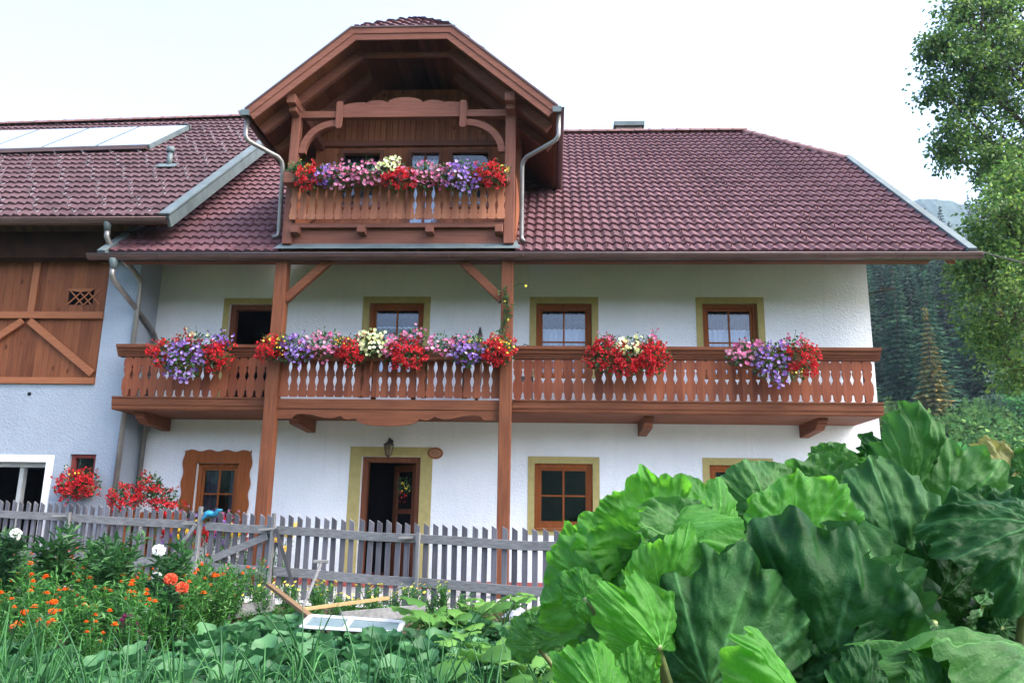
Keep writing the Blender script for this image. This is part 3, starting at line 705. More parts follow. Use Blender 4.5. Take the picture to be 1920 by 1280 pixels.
# barge boards: outer moulded band and the rafter band under it
def band(path, t0, t1, y0, y1, name, mat, ends=True, tt=None, skip=None):
    """a band that follows the gable outline, from offset t0 to t1 below it"""
    def off(t):
        # offset polyline inward
        L, Rr, Z, z = TL, TR, TZ, BZ; k = sqrt(1 + slope_d ** 2)
        zt = Z - t
        xl = L + (t * k - t) / slope_d; xr = Rr - (t * k - t) / slope_d
        bl = (BLx + t * slope_d / k, BZ - t / k); br = (BRx - t * slope_d / k, BZ - t / k)
        return [bl, (xl, zt), (xr, zt), br]
    A, B = off(t0), off(t1)
    for i in range(3):
        if i == skip: continue
        pl = [A[i], A[i + 1], B[i + 1], B[i]]
        if i == 1 and tt: C1, C2 = off(tt[0]), off(tt[1]); pl = [C1[1], C1[2], C2[2], C2[1]]
        m = MB(); m.prism_y(pl, y0 + (.004 if i == 1 else 0), y1); m.build(name, mat, dorm, bevel=.004)
band(None, -.035, .0, -1.93, -1.80, 'verge_flashing', METALB)
band(None, .0, .105, -1.915, -1.87, 'barge_board', DW['x'])
band(None, .105, .215, -1.90, -1.86, 'barge_board', DW['x'])
band(None, .115, .275, -1.50, -1.40, 'gable_rafter', DW['x'], tt=(.20, .255))
band(None, .115, .26, -.75, -.65, 'gable_rafter', DW['x'], skip=1)
# longitudinal purlins at the posts, posts
for x0_, x1_ in ((-4.475, -4.325), (-.83, -.66)):
    MB().box(x0_, x1_, -1.78, .0, 7.86, 8.02).build('purlin', DW['y'], dorm, bevel=.01)
    MB().box(x0_ + .012, x1_ - .012, -1.66, -1.40, 7.77, 7.858).build('purlin_bracket', DW['y'], dorm, bevel=.01)
    MB().box(x0_, x1_, -1.46, -1.30, 5.50, 7.858).build('dormer_post', DW['z'], dorm, bevel=.01)
# tie beam with carved cresting
MB().box(-4.325, -.83, -1.44, -1.32, 7.76, 7.885).build('tie_beam', DW['x'], dorm, bevel=.006)
n = 100; v = []; f = []
def crest(x):
    u = (x + 3.62) / 2.14
    k = abs(u - .5) * 2
    if k < .28: h = .12 + .13 * sqrt(max(0, 1 - (k / .30) ** 2))
    elif k < .62: h = .12 + .075 * sqrt(max(0, 1 - ((k - .45) / .18) ** 2))
    else: h = .07 + .09 * sqrt(max(0, 1 - ((k - .68) / .34) ** 2)) 
    return h
for i in range(n + 1):
    x = -3.62 + 2.14 * i / n; zz = 7.887 + crest(x); v += [(x, -1.425, 7.887), (x, -1.425, zz), (x, -1.385, 7.887), (x, -1.385, zz)]
for i in range(n):
    q = i * 4; f += [(q, q + 4, q + 5, q + 1), (q + 3, q + 7, q + 6, q + 2), (q + 4, q, q + 2, q + 6), (q + 1, q + 5, q + 7, q + 3)]
MB().add(v, f).build('cresting', DW['x'], dorm)
for x in (-3.66, -1.55):
    poly = [(x - .06 + .0, 7.58), (x - .035, 7.55), (x + .035, 7.55), (x + .06, 7.58), (x + .06, 8.02), (x + .04, 8.05), (x - .04, 8.05), (x - .06, 8.02)]
    m = MB(); m.prism_y(poly, -1.47, -1.445); m.build('hanging_post', DW['z'], dorm, bevel=.006)
# curved knee braces
for (xp, xq) in ((-4.325, -3.72), (-.83, -1.49)):
    m = MB(); n = 18; v = []; f = []; s = 1 if xq > xp else -1; rx = abs(xq - xp); z0, z1 = 7.12, 7.72
    for i in range(n + 1):
        an = pi / 2 * i / n
        xo, zo = xp + s * rx * (1 - cos(an)), z0 + (z1 - z0) * sin(an)
        ri = .78
        xi, zi = xp + s * (rx - (rx - .115) * cos(an)), z0 + (z1 - z0 - .115) * sin(an)
        v += [(xo, -1.43, zo), (xi, -1.43, zi), (xo, -1.34, zo), (xi, -1.34, zi)]
    for i in range(n):
        q = i * 4; f += [(q, q + 1, q + 5, q + 4), (q + 2, q + 6, q + 7, q + 3), (q, q + 4, q + 6, q + 2), (q + 1, q + 3, q + 7, q + 5)]
    f += [(0, 2, 3, 1), (n * 4, n * 4 + 1, n * 4 + 3, n * 4 + 2)]
    m.add(v, f); m.build('knee_brace', DW['x'], dorm, smooth=False)
# dormer balcony: floor, edge beam, beam ends, boards, rail
MB().box(DX0, DX1, -1.30, .0, 5.78, 5.84).build('balcony_floor', DW['x'], dorm)
MB().box(-4.325, -.83, -1.45, -1.33, 5.78, 5.86).build('edge_beam', DW['x'], dorm, bevel=.006)
MB().box(DX0, DX1, -1.36, -1.29, 5.46, 5.775).build('dormer_apron', DW['x'], dorm)
for x in (-4.25, -3.15, -2.03, -.90):
    MB().box(x - .065, x + .065, -1.56, -1.365, 5.66, 5.778).build('beam_end', DW['y'], dorm, bevel=.01)
balustrade(-4.37, -.80, -1.50, 5.90, 6.52, .147, gapB, m_wood('dormer_baluster_boards', (.40, .165, .09), (.25, .095, .055), 'z', .6, board=('x', .147)), name='dormer_balusters', parent=dorm)
MB().box(-4.46, -.74, -1.60, -1.44, 6.52, 6.57).build('dormer_handrail', DW['x'], dorm, bevel=.006)
# flashing below the dormer
m = MB(); m.add([PH(DX0 - .12, .02, .05), PH(DX1 + .12, .02, .05), PH(DX1 + .03, .38, .06), PH(DX0 - .03, .38, .06)], [(0, 1, 2, 3)]); m.build('dormer_flashing', METAL, dorm)
# dormer gutters and their downpipes
for sx, bx in ((-1, BLx), (1, BRx)):
    m = MB(); gx = bx + sx * .055; half_gutter(m, (gx, -1.93, BZ - .02), (gx, 1.38, BZ - .02), .065); m.build('dormer_gutter', METALB, dorm, smooth=True)
    MB().box(bx - .07, bx + .07, -1.935, -1.90, BZ - .10, BZ + .0).build('gutter_end', METAL, dorm)
P_ = [(.055, -1.80, 7.58), (.055, -1.80, 7.22), (.03, -1.79, 7.16), (-.02, -1.77, 7.12), (-.47, -1.50, 6.98), (-.53, -1.44, 6.92), (-.545, -1.41, 6.84), (-.545, -1.22, 5.72), (-.545, -1.22, 5.66), (-.50, -1.26, 5.60)]
m = MB().tube(P_, .038, 10); m.build('downpipe', METALP, dorm, smooth=True)
P_ = [(-5.10, -1.80, 7.56), (-5.10, -1.80, 7.26), (-5.08, -1.79, 7.2), (-5.03, -1.77, 7.16), (-4.64, -1.50, 7.02), (-4.59, -1.44, 6.96), (-4.575, -1.41, 6.88), (-4.66, -1.12, 5.84), (-4.67, -1.12, 5.76), (-4.74, -1.17, 5.71)]
m = MB().tube(P_, .038, 10); m.build('downpipe', METALP, dorm, smooth=True)

# ---- main downpipe of the house
m = MB().tube([(-7.19, GY, GZ - .06), (-7.19, GY, 5.14), (-7.19, GY + .01, 5.03)], [.07, .066, .047], 12); m.build('downpipe_funnel', METAL, house, smooth=True)
m = MB().tube([(-7.2, GY + .01, 5.06), (-7.2, GY + .02, 4.93), (-7.19, GY + .06, 4.86), (-7.12, -.3, 4.36), (-7.11, -.2, 4.28), (-7.10, -.13, 4.2), (-7.10, -.13, .15)], .045, 12); m.build('downpipe', METALP, house, smooth=True)
# side bracket and the cable at the right
MB().tube([(5.46, .15, 5.12), (5.80, -.2, 5.10)], .018, 6).build('wall_bracket', DARKM, house)
MB().box(5.60, 5.82, -.24, -.16, 5.09, 5.13).build('bracket_plate', DARKM, house)
m = MB().tube([Vector((6.5, -1.4, 5.42)).lerp(Vector((16, 2, 5.1)), t) + Vector((0, 0, -.9 * t * (1 - t))) for t in [i / 16 for i in range(17)]], .012, 5)
tag(m.build('overhead_cable', DARKM), 'thin black cable running right from the roof corner', 'cable')

# ------------------------------------------------------------------ BARN
barn = thing('barn', 'grey plastered barn with orange wooden cladding and dark tiled roof at the left', 'barn', (-12, 3, 0))
bh = [(-14.6, -7.745, 3.26, 5.8), (-10.2, -8.39, .25, 1.955), (-8.0, -7.56, 1.42, 2.09)]
m = MB(); wall_grid(m, -18, -7.19, .0, 5.9, bh, -.73, .3)
m.add([(-7.19, -.73, 0), (-7.19, 0, 0), (-7.19, 0, 6.6), (-7.19, -.73, 5.9)], [(0, 1, 2, 3)])
m.add([(-7.192, 0, 5.2), (-7.192, 9.4, 5.2), (-7.192, 4.4, 10.7), (-7.192, 0, 6.9)], [(0, 1, 2, 3)])
m.build('wall', PLG, barn)
for a, b, c, d in bh[1:]:
    m = MB(); y0, y1 = -.42, 1.9
    m.add([(a, y0, c), (b, y0, c), (b, y1, c), (a, y1, c), (a, y0, d), (b, y0, d), (b, y1, d), (a, y1, d)], [(0, 1, 2, 3), (4, 7, 6, 5), (1, 2, 6, 5), (2, 3, 7, 6), (3, 0, 4, 7)]); m.build('room', DARK, barn)
# boarded upper part with a lattice opening
m = MB(); lat = (-8.44, -7.99, 4.66, 4.94); wall_grid(m, -14.6, -7.745, 3.26, 5.8, [lat], -.70, .03); clad = m.build('cladding', BARNW, barn)
m = MB()
for i in range(29):
    x = -14.5 + i * .24; m.box(x - .003, x + .003, -.7035, -.701, 3.4, 4.66 if -8.5 < x < -7.95 else 5.6)
m.build('board_gaps', SOF, clad)
m = MB(); m.box(-14.6, -7.745, -.78, -.701, 4.40, 4.52); m.build('rail', BARNB['x'], clad, bevel=.006)
m = MB(); m.box(-14.6, -7.745, -.78, -.701, 3.262, 3.37); m.build('rail', BARNB['x'], clad, bevel=.006)
for x in (-9.06, -11.6): m = MB(); m.box(x - .06, x + .06, -.74, -.701, 4.52, 5.6); m.build('upright', BARNB['z'], clad, bevel=.005)
m = MB(); m.bar((-9.04, -.75, 4.36), (-7.80, -.75, 3.44), .05, .12); m.build('brace', BARNB['x'], clad, bevel=.005)
m = MB(); m.bar((-9.16, -.75, 4.36), (-10.4, -.75, 3.44), .05, .12); m.build('brace', BARNB['x'], clad, bevel=.005)
a, b, c, d = lat
m = MB()
for k in range(3):
    xa = a + .02 + k * .15; m.bar((xa - .02, -.712, c), (xa + .26, -.712, d), .01, .022); m.bar((xa + .26, -.706, c), (xa - .02, -.706, d), .01, .022)
la = m.build('lattice', BARNB['x'], clad)
m = MB(); m.add([(a, -.4, c), (b, -.4, c), (b, -.4, d), (a, -.4, d), (a, -.69, c), (b, -.69, c), (b, -.69, d), (a, -.69, d)], [(0, 1, 2, 3), (0, 4, 5, 1), (1, 5, 6, 2), (2, 6, 7, 3), (3, 7, 4, 0)]); m.build('dark_hollow', DARK, clad)
# carved corners of the opening: scalloped lip
m = MB(); m.prism_y([(a, d + .004), (b, d + .004), (b, d - .01), (b - .08, d - .035), (b - .15, d - .05), (a + .15, d - .05), (a + .08, d - .035), (a, d - .01)], -.722, -.713); m.build('opening_lip', BARNB['x'], clad)
# white door surround, small window, air hole
m = MB(); a, b, c, d = bh[1]; m.box(b, b + .12, -.742, -.729, .1, d + .115); m.box(a, b, -.742, -.729, d, d + .115); m.build('door_trim', WHITE, barn)
m = MB(); m.box(b - .08, b - .02, -.6, -.5, c, d); m.box(a, b - .08, -.6, -.5, d - .08, d); m.box(-8.95, -8.88, -.55, -.45, c, d - .08); m.build('door_frame', m_plain('grey_door_wood', (.35, .36, .34), .7, .2, .2, 6), barn)
a, b, c, d = bh[2]; f = MB(); f.box(a, a + .06, -.68, -.58, c, d); f.box(b - .06, b, -.68, -.58, c, d); f.box(a + .06, b - .06, -.68, -.58, d - .06, d); f.box(a + .06, b - .06, -.68, -.58, c, c + .06)
wf = f.build('window', m_wood('dark_red_window_wood', (.22, .05, .04), (.12, .03, .025), 'z', .5), barn, bevel=.005)
MB().add([(a + .06, -.62, c), (b - .06, -.62, c), (b - .06, -.62, d), (a + .06, -.62, d)], [(0, 1, 2, 3)]).build('pane', GLASS, wf)
m = MB().tube([(-8.86, -.735, 3.09), (-8.86, -.6, 3.09)], .035, 12); m.build('air_hole', DARK, barn)
MB().box(-18, -7.2, -.98, -.735, 5.42, 5.9).build('eave_beam', m_plain('eave_shade_wood', (.028, .014, .009), .9, .05, .3, 4), barn, bevel=.01)  # added beam; its near-black colour stands for the deep shade under the eave
# barn roof
BS = .848; BA = math.atan(BS); BC, BN = cos(BA), sin(BA); BEY, BEZ = -1.42, 6.0
def PB(x, s, h=0): return Vector((x, BEY + s * BC, BEZ + s * BN)) + Vector((0, -BN, BC)) * h
def bsm(x): return 7.52 + (x + 8.12) * .105
BX1 = -6.42
m = MB(); nB = Vector((0, -BN, BC))
def bslab(pts, t=.16):
    n = len(pts); tp = [Vector(p) - nB * .02 for p in pts]; bt = [Vector(p) - nB * t for p in pts]
    m.add(tp + bt, [tuple(range(n)), tuple(reversed(range(n, 2 * n)))] + [((i + 1) % n, i, i + n, (i + 1) % n + n) for i in range(n)])
bslab([PB(-18, 0), PB(BX1, 0), PB(BX1, bsm(BX1)), PB(-18, bsm(-18))])
tp = PB(BX1, bsm(BX1)); tl = PB(-18, bsm(-18))
m.add([tp, tl, (-18, tl.y + 6, tl.z - 5), (BX1, tp.y + 6, tp.z - 5)], [(0, 1, 2, 3)])
broof = m.build('roof', SOF, barn)
tiles('roof_tiles', TILEB, PB, -18, BX1 - .05, 8.1, broof, smaxf=bsm)
ridge_run(tl + Vector((0, 0, .05)), tp + Vector((0, 0, .05)), .12, RIDGEM, broof)
m = MB(); m.bar(PB(BX1 + .02, -.14, -.05), PB(BX1 + .02, bsm(BX1), -.05), .06, .19, side=(1, 0, 0)); m.build('verge_flashing', METAL, broof)
m = MB(); m.bar(PB(BX1 - .02, -.14, .085), PB(BX1 - .02, bsm(BX1), .085), .18, .03, side=(1, 0, 0)); m.build('verge_cap', METAL, broof)
m = MB(); half_gutter(m, (-18, BEY - .09, BEZ - .09), (BX1 + .02, BEY - .09, BEZ - .09), .08); m.tube([(-18, BEY - .172, BEZ - .085), (BX1 + .02, BEY - .172, BEZ - .085)], .011, 6); m.build('gutter', METALB, barn, smooth=True)
MB().box(-18, BX1, BEY - .012, BEY + .01, BEZ - .14, BEZ - .01).build('eave_flashing', METAL, broof)
L_ = [(-14 + .326 * i, .13) for i in range(24) if -14 + .326 * i < BX1 - .1]
for r in range(1, 20):
    for i in range(9):
        x = -7.0 - i * .62 - (r % 3) * .163 * 1; s = r * .33 + .13
        if s > 4.7 and x < -8.5: continue
        L_.append((x, s))
hooks(PB, BA, L_, broof, hk2)
# collectors
def pan(x): return (4.36 + (x + 8.85) * .085, 6.20 + (x + 8.97) * .085)
for i in range(4):
    xr = -8.86 - i * 1.16; xl = xr - 1.13
    xr += .10; xl += .10; sk = .10
    pts = [(xl, pan(xl)[0]), (xr, pan(xr)[0]), (xr + sk, pan(xr)[1]), (xl + sk, pan(xl)[1])]
    if i == 0: pass
    v = [PB(x, s, .14) for x, s in pts] + [PB(x, s, .04) for x, s in pts]
    fr = MB().add(v, [(3, 2, 1, 0)[::-1], (4, 5, 6, 7)[::-1], (0, 4, 5, 1), (1, 5, 6, 2), (2, 6, 7, 3), (3, 7, 4, 0)]).build('solar_panel', METAL, broof)
    cx = sum(p[0] for p in pts) / 4; cs = sum(p[1] for p in pts) / 4
    v = [PB(x + (cx - x) * .03, s + (cs - s) * .03, .144) for x, s in pts]
    MB().add(v, [(0, 1, 2, 3)]).build('glass', SOLAR, fr)
m = MB(); m.bar(PB(-13.5, pan(-13.5)[0] - .06, .09), PB(-8.8, pan(-8.8)[0] - .06, .09), .1, .08, side=(0, 1, 0)); m.build('panel_frame', METALB, broof)
m = MB(); m.tube([PB(-8.96, 6.22, .12), PB(-8.75, 6.33, .14), PB(-8.66, 6.3, .1), PB(-8.64, 6.2, .0)], .03, 8); m.build('collector_pipe', DARKM, broof, smooth=True)
b0 = PB(-7.8, 3.12, .03)
m = MB(); m.tube([b0 + Vector((.0, 0, -.06)), b0 + Vector((0, 0, .28))], [.055, .05], 12); m.tube([b0 + Vector((0, 0, .27)), b0 + Vector((0, 0, .38))], .075, 12); vp = m.build('vent_pipe', METAL, broof, smooth=True)
m = MB(); m.bar(PB(-8.0, 3.02, .05), PB(-7.6, 3.02, .05), .22, .012, side=(0, BC, BN)); m.build('vent_flashing', METAL, vp)
# barn downpipe
yb = BEY - .09
m = MB().tube([(-7.42, yb, 5.91), (-7.42, yb, 5.82), (-7.42, yb + .01, 5.72)], [.066, .062, .047], 12); m.build('downpipe_funnel', METAL, barn, smooth=True)
m = MB().tube([(-7.42, yb + .02, 5.74), (-7.42, yb + .02, 5.62), (-7.40, yb + .08, 5.52), (-7.18, -.95, 5.18), (-7.13, -.83, 5.08), (-7.13, -.80, 4.98), (-7.13, -.80, .2)], .045, 12); m.build('downpipe', METALP, barn, smooth=True)

# ------------------------------------------------------------------ FENCE
FA = Vector((1.8, -3.59)); FB = Vector((-9.4, -.935)); FD = (FB - FA).normalized(); FN = Vector((-FD.y, FD.x))
if FN.y > 0: FN = -FN       # FN points towards the viewer
def ftop(x): return 1.035 + max(0, (-x - .26)) * .034
def fgr(x): return -.04 + max(0, (-x - .26)) * .012
def FP(x, z, off=0):        # point on the fence line at this x
    t = (x - FA.x) / FD.x; p = FA + FD * t + FN * off; return Vector((p.x, p.y, z))
def fsec(name, xa, xb, label, cat, brace=False, pitch=.1332, rails=True):
    t = thing(name, label, cat, FP((xa + xb) / 2, fgr((xa + xb) / 2)))
    n = int(abs(xb - xa) / pitch); m = MB(); rr = random.Random(int(xa * 10))
    for i in range(n):
        x = xb - (i + .5) * (xb - xa) / n; z1 = ftop(x) + rr.uniform(-.012, .012); z0 = fgr(x) + .02; lean = rr.uniform(-.012, .012); wd = .035
        pts = []
        for off in (0, -.022):
            pts += [FP(x - wd, z0, off), FP(x + wd, z0, off), FP(x + wd + lean, z1 - .045, off), FP(x - wd + lean, z1 + rr.uniform(-.004, .004), off)]
        m.add(pts, [(0, 1, 2, 3), (7, 6, 5, 4), (0, 4, 5, 1), (1, 5, 6, 2), (2, 6, 7, 3), (3, 7, 4, 0)])
    m.build('pickets', FWP, t)
    for dz, h in ((-.215, .115), (-.775, .12)):
        m = MB(); K = max(2, int(abs(xb - xa) / .5)); v = []; f = []
        for i in range(K + 1):
            x = xa + (xb - xa) * i / K; zc = ftop(x) + dz + .006 * sin(x * 3.1)
            for off, z in ((.002, zc - h / 2), (.042, zc - h / 2), (.042, zc + h / 2), (.002, zc + h / 2)): v.append(FP(x, z, off))
        for i in range(K):
            for k in range(4): f.append((i * 4 + k, i * 4 + (k + 1) % 4, (i + 1) * 4 + (k + 1) % 4, (i + 1) * 4 + k))
        f += [(3, 2, 1, 0), (K * 4, K * 4 + 1, K * 4 + 2, K * 4 + 3)]
        m.add(v, f); m.build('rail', FW['x'], t, bevel=.004)
    return t
def fpost(t, x, z1=None, w_=.05):
    m = MB(); a, b = FP(x, fgr(x) - .1, .045 + w_ / 2 + .001), FP(x, z1 or ftop(x) - .13, .045 + w_ / 2 + .001)
    m.bar(a, b, w_, w_, side=(FD.x, FD.y, 0)); m.build('post', FW['z'], t, bevel=.004)
def stub(t, x, dz, ang=0, L=.22):
    m = MB(); p = FP(x, ftop(x) + dz, .06); q = p + Vector((-FD.x, -FD.y, 0)) * -L * cos(ang) + Vector((FN.x, FN.y, 0)) * .07 + Vector((0, 0, L * sin(ang) + .0))
    m.bar(p, q, .07, .035, side=(FN.x, FN.y, 0)); m.build('rail_stub', FW['x'], t, bevel=.004)
f1 = fsec('picket_fence', -9.3, -5.10, 'weathered grey picket fence left of the gate, before the barn', 'fence')
fpost(f1, -7.42); fpost(f1, -5.12, ftop(-5.1) + .06); stub(f1, -7.45, -.19); stub(f1, -5.2, -.19, .0, .16)
m = MB(); m.bar(FP(-5.15, ftop(-5.15) - .2, .1), FP(-5.62, .32, .16), .05, .05); m.build('stay', FW['z'], f1)
gt = fsec('garden_gate', -5.04, -3.97, 'weathered grey picket gate with a diagonal brace between two fence posts', 'gate')
m = MB(); m.bar(FP(-4.02, ftop(-4) - .30, .052), FP(-4.95, ftop(-5) - .70, .052), .02, .10, side=(FN.x, FN.y, 0)); m.build('brace', FW['x'], gt, bevel=.003)
f2 = fsec('picket_fence', -3.90, 1.7, 'weathered grey picket fence right of the gate, before the front door', 'fence')
fpost(f2, -3.93, ftop(-3.9) + .02); fpost(f2, -1.78); fpost(f2, .9)
stub(f2, -3.9, -.19, -.12, .22); stub(f2, -3.95, -.86, .5, .2); stub(f2, -1.86, -.2, -.05, .18); stub(f2, -1.86, -.83, -.1, .16)
m = MB(); m.bar(FP(-3.88, ftop(-3.9) - .2, .08), FP(-3.33, .1, .35), .035, .04); m.build('stay', DARKM, f2)
# blue rag on the gate post
m = MB(); p0 = FP(-5.08, ftop(-5.08) - .035, .03)
m.grid(lambda u, v: p0 + Vector((.0 + .24 * u, -.05 + .07 * sin(v * 5 + u * 4) + .04 * v, .03 * sin(u * 7) - .10 * v * (1.1 - u) + .05 * u)), 14, 8)
o = m.build('blue_rag', m_plain('blue_cloth', (.03, .22, .38), .8, .2, .2, 14), smooth=True); tag(o, 'bright blue rag tied on the gate post', 'rag'); sm = o.modifiers.new('t', 'SOLIDIFY'); sm.thickness = .012

# ------------------------------------------------------------------ things on and by the wall
lamp = thing('wall_lamp', 'small dark iron lantern on the wall above the front door', 'lamp', (-2.80, -.01, 2.36))
m = MB().tube([(-2.80, -.0, 2.42), (-2.80, -.05, 2.47), (-2.80, -.14, 2.47), (-2.80, -.16, 2.43)], .012, 6); m.tube([(-2.80, -.006, 2.42), (-2.80, -.02, 2.42)], .05, 10); m.build('bracket', DARKM, lamp)
m = MB().tube([(-2.80, -.16, 2.44), (-2.80, -.16, 2.40), (-2.80, -.16, 2.36), (-2.80, -.16, 2.345)], [.012, .04, .105, .10], 6); m.build('hood', DARKM, lamp)
m = MB().tube([(-2.80, -.16, 2.344), (-2.80, -.16, 2.18)], [.075, .045], 6); m.build('lantern_glass', m_plain('smoky_lamp_glass', (.16, .12, .06), .2, .6, .2, 8), lamp)
m = MB()
for k in range(6):
    an = 2 * pi * k / 6; m.tube([(-2.80 + .078 * cos(an), -.16 + .078 * sin(an), 2.345), (-2.80 + .048 * cos(an), -.16 + .048 * sin(an), 2.18)], .007, 4)
m.tube([(-2.80, -.16, 2.18), (-2.80, -.16, 2.15)], [.05, .02], 6); m.build('cage', DARKM, lamp)
sg = thing('oval_plaque', 'oval terracotta house plaque on the wall right of the door lamp', 'sign', (-2.02, 0, 2.235))
m = MB(); n = 28; TERR = m_plain('terracotta', (.36, .17, .08), .6, .3, .2, 20, .003)
m.prism_y([(-2.02 + .135 * cos(2 * pi * k / n), 2.235 + .10 * sin(2 * pi * k / n)) for k in range(n)], -.025, -.001); m.build('plaque', TERR, sg, bevel=.006)
m = MB(); m.tube([(-2.02 + .115 * cos(2 * pi * k / n), -.027, 2.235 + .08 * sin(2 * pi * k / n)) for k in range(n + 1)], .008, 5)
m.build('rim', BW['x'], sg)
m = MB()
for i, (zz, hw) in enumerate(((2.262, .055), (2.235, .075), (2.208, .05))):
    rr = random.Random(i); x = -2.02 - hw
    while x < -2.02 + hw: L = rr.uniform(.012, .03); m.bar((x, -.028, zz), (min(x + L, -2.02 + hw), -.028, zz + rr.uniform(-.004, .004)), .004, .008); x += L + .008
m.build('relief_lines', DARKM, sg)
# hanging door decoration
dd = thing('door_wreath', 'small dried flower posy with a red ribbon hanging on the open door', 'posy', (-2.55, .05, 1.7))
m = MB()
for i in range(90): p = Vector((-2.55 + R(-.1, .1), .06 + R(-.03, .03), 1.68 + R(-.12, .14))); leafquad(m, p, rnd_unit(), rnd_unit(), .06, .02)
m.build('leaves', G_DARK, dd)
m = MB()
for i in range(10): p = Vector((-2.54 + R(-.09, .09), .03, 1.66 + R(-.1, .1))); leafquad(m, p, rnd_unit(), rnd_unit(), .045, .03)
m.build('blossoms', F_YEL, dd)
m = MB()
for i in range(12): p = Vector((-2.56 + R(-.05, .05), .02, 1.52 + R(-.12, .08))); leafquad(m, p, rnd_unit(), rnd_unit(), .05, .03)
m.build('ribbon', F_RED, dd)
# things on the upper balcony
pr = thing('folded_parasol', 'folded brown parasol leaning on the balcony wall behind the flowers', 'parasol', (-1.28, -.5, 2.96))
m = MB().tube([(-1.30, -.45, 2.98), (-1.28, -.42, 3.5), (-1.27, -.40, 4.22)], [.02, .07, .05], 10); m.build('canopy', m_plain('brown_canvas', (.16, .10, .08), .8, .2, .3, 8), pr, smooth=True)
MB().tube([(-1.27, -.40, 4.2), (-1.268, -.398, 4.36)], [.05, .012], 8).build('tip', DARKM, pr)
ck = thing('balcony_chair', 'thin grey metal chair back showing above the rail right of the post', 'chair', (-.5, -.6, 2.96))
m = MB(); m.tube([(-.60, -.55, 2.97), (-.60, -.6, 3.9), (-.50, -.6, 4.02), (-.38, -.6, 3.98), (-.36, -.6, 3.8), (-.36, -.55, 2.97)], .012, 6)
for k in range(3): m.tube([(-.58, -.6, 3.75 + .06 * k), (-.38, -.6, 3.75 + .06 * k)], .006, 5)
m.build('frame', METALP, ck); MB().box(-.62, -.34, -.98, -.56, 3.38, 3.41).build('seat', METALP, ck)

# ------------------------------------------------------------------ FLOWER BOXES
FL = {'red': ('red_geranium', F_RED, 'g'), 'pink': ('pink_geranium', F_PINK, 'p'), 'purple': ('purple_petunia', F_PURP, 'p'),
      'cream': ('cream_petunia', F_CREAM, 'p'), 'yellow': ('yellow_marguerite', F_YEL, 's'), 'salmon': ('orange_geranium', F_SALMON, 'g')}
def blossom(mb, p, kind, sz, face=None):
    d = face or (Vector((0, -1, .25)) + rnd_unit() * .7).normalized()
    a = d.cross(Vector((.2, .1, 1))).normalized(); b = d.cross(a)
    if kind == 'g':         # geranium head: a ball of small petals
        for _ in range(12):
            q = rnd_unit(); c = p + q * sz * .42
            leafquad(mb, c - q * sz * .1, (q + rnd_unit() * .9), q, sz * .5, sz * .5, .1)
    elif kind == 'p':       # five-lobed trumpet
        vs = [p - d * sz * .25]; n = 10
        for k in range(n):
            an = 2 * pi * k / n; r = sz * (.62 if k % 2 == 0 else .5); vs.append(p + (a * cos(an) + b * sin(an)) * r + d * R(-.05, .08) * sz)
        mb.add(vs, [(0, 1 + k, 1 + (k + 1) % n) for k in range(n)])
    else:
        vs = [p]; n = 12
        for k in range(n):
            an = 2 * pi * k / n; r = sz * (.55 if k % 2 == 0 else .3); vs.append(p + (a * cos(an) + b * sin(an)) * r)
        mb.add(vs, [(0, 1 + k, 1 + (k + 1) % n) for k in range(n)])
def clump(root, kind, cx, hw, zt, zb, y, n, depth=.17, nl=None):
    hw *= 1.08
    """one plant: leaves fill the body, blossoms sit on the outside; zt top, zb how far it hangs"""
    nm, mt, bk = FL[kind]; lf, fl = MB(), MB(); cz = (zt + zb) / 2; hh = (zt - zb) / 2
    nl = nl or int(n * 6.5); n = int(n * 1.6)
    for _ in range(nl):
        q = rnd_unit() * (random.random() ** .4); lump = 1 + .22 * noise.noise(Vector((q.x * 2 + cx, q.z * 2, cz)))
        p = Vector((cx + q.x * hw * lump, y + q.y * depth, cz + q.z * hh * lump))
        leafquad(lf, p, (q + rnd_unit() * .9), Vector((0, -.6, .8)) + rnd_unit() * .5, R(.035, .065), R(.03, .055), .12)
    for k in range(5):                  # the stems that carry the plant
        an = 2 * pi * k / 5; q = Vector((cos(an), .2, sin(an)))
        lf.tube([(cx, y, cz), (cx + q.x * hw * .45, y, cz + q.z * hh * .5), (cx + q.x * hw * .85, y - .04, cz + q.z * hh * .85)], .004, 4, False)
    lf.tube([(cx - hw * .85, y, cz), (cx, y + .02, cz + .01), (cx + hw * .85, y, cz)], .004, 4, False)
    for _ in range(max(3, n // 12)):     # shoots sticking out
        q = Vector((R(-1, 1), R(-1, .3), R(.2, 1))).normalized(); a = Vector((cx + q.x * hw * .45, y + q.y * depth * .5, cz + q.z * hh * .45)); b = Vector((cx + q.x * hw * .8, y + q.y * depth, cz + q.z * hh * .8)) + q * R(.05, .11) + Vector((0, 0, .02))
        lf.tube([a, b], .0035, 3, False); leafquad(lf, b, q, rnd_unit(), .04, .03)
        if random.random() < .6: blossom(fl, b, bk, .04 if bk != 's' else .03)
    for _ in range(n):
        q = rnd_unit(); q.y = -abs(q.y) if random.random() < .8 else q.y; lump = 1.03 + .45 * noise.noise(Vector((q.x * 2 + cx, q.z * 2, cz)))
        rr = R(.62, 1.12)
        p = Vector((cx + q.x * hw * lump * rr, y + q.y * depth * 1.15, cz + q.z * hh * lump * rr))
        blossom(fl, p, bk, {'g': R(.055, .08), 'p': R(.04, .058), 's': R(.025, .04)}[bk])
    o = lf.build(nm, G_GER, root); fl.build('blossoms', mt, o); return o
BOXM = BW['x']
def trough(root, x0, x1, y, z0, z1, mat=None):
    m = MB(); m.box(x0, x1, y - .10, y + .10, z0, z1); return m.build('trough', mat or BOXM, root, bevel=.006)
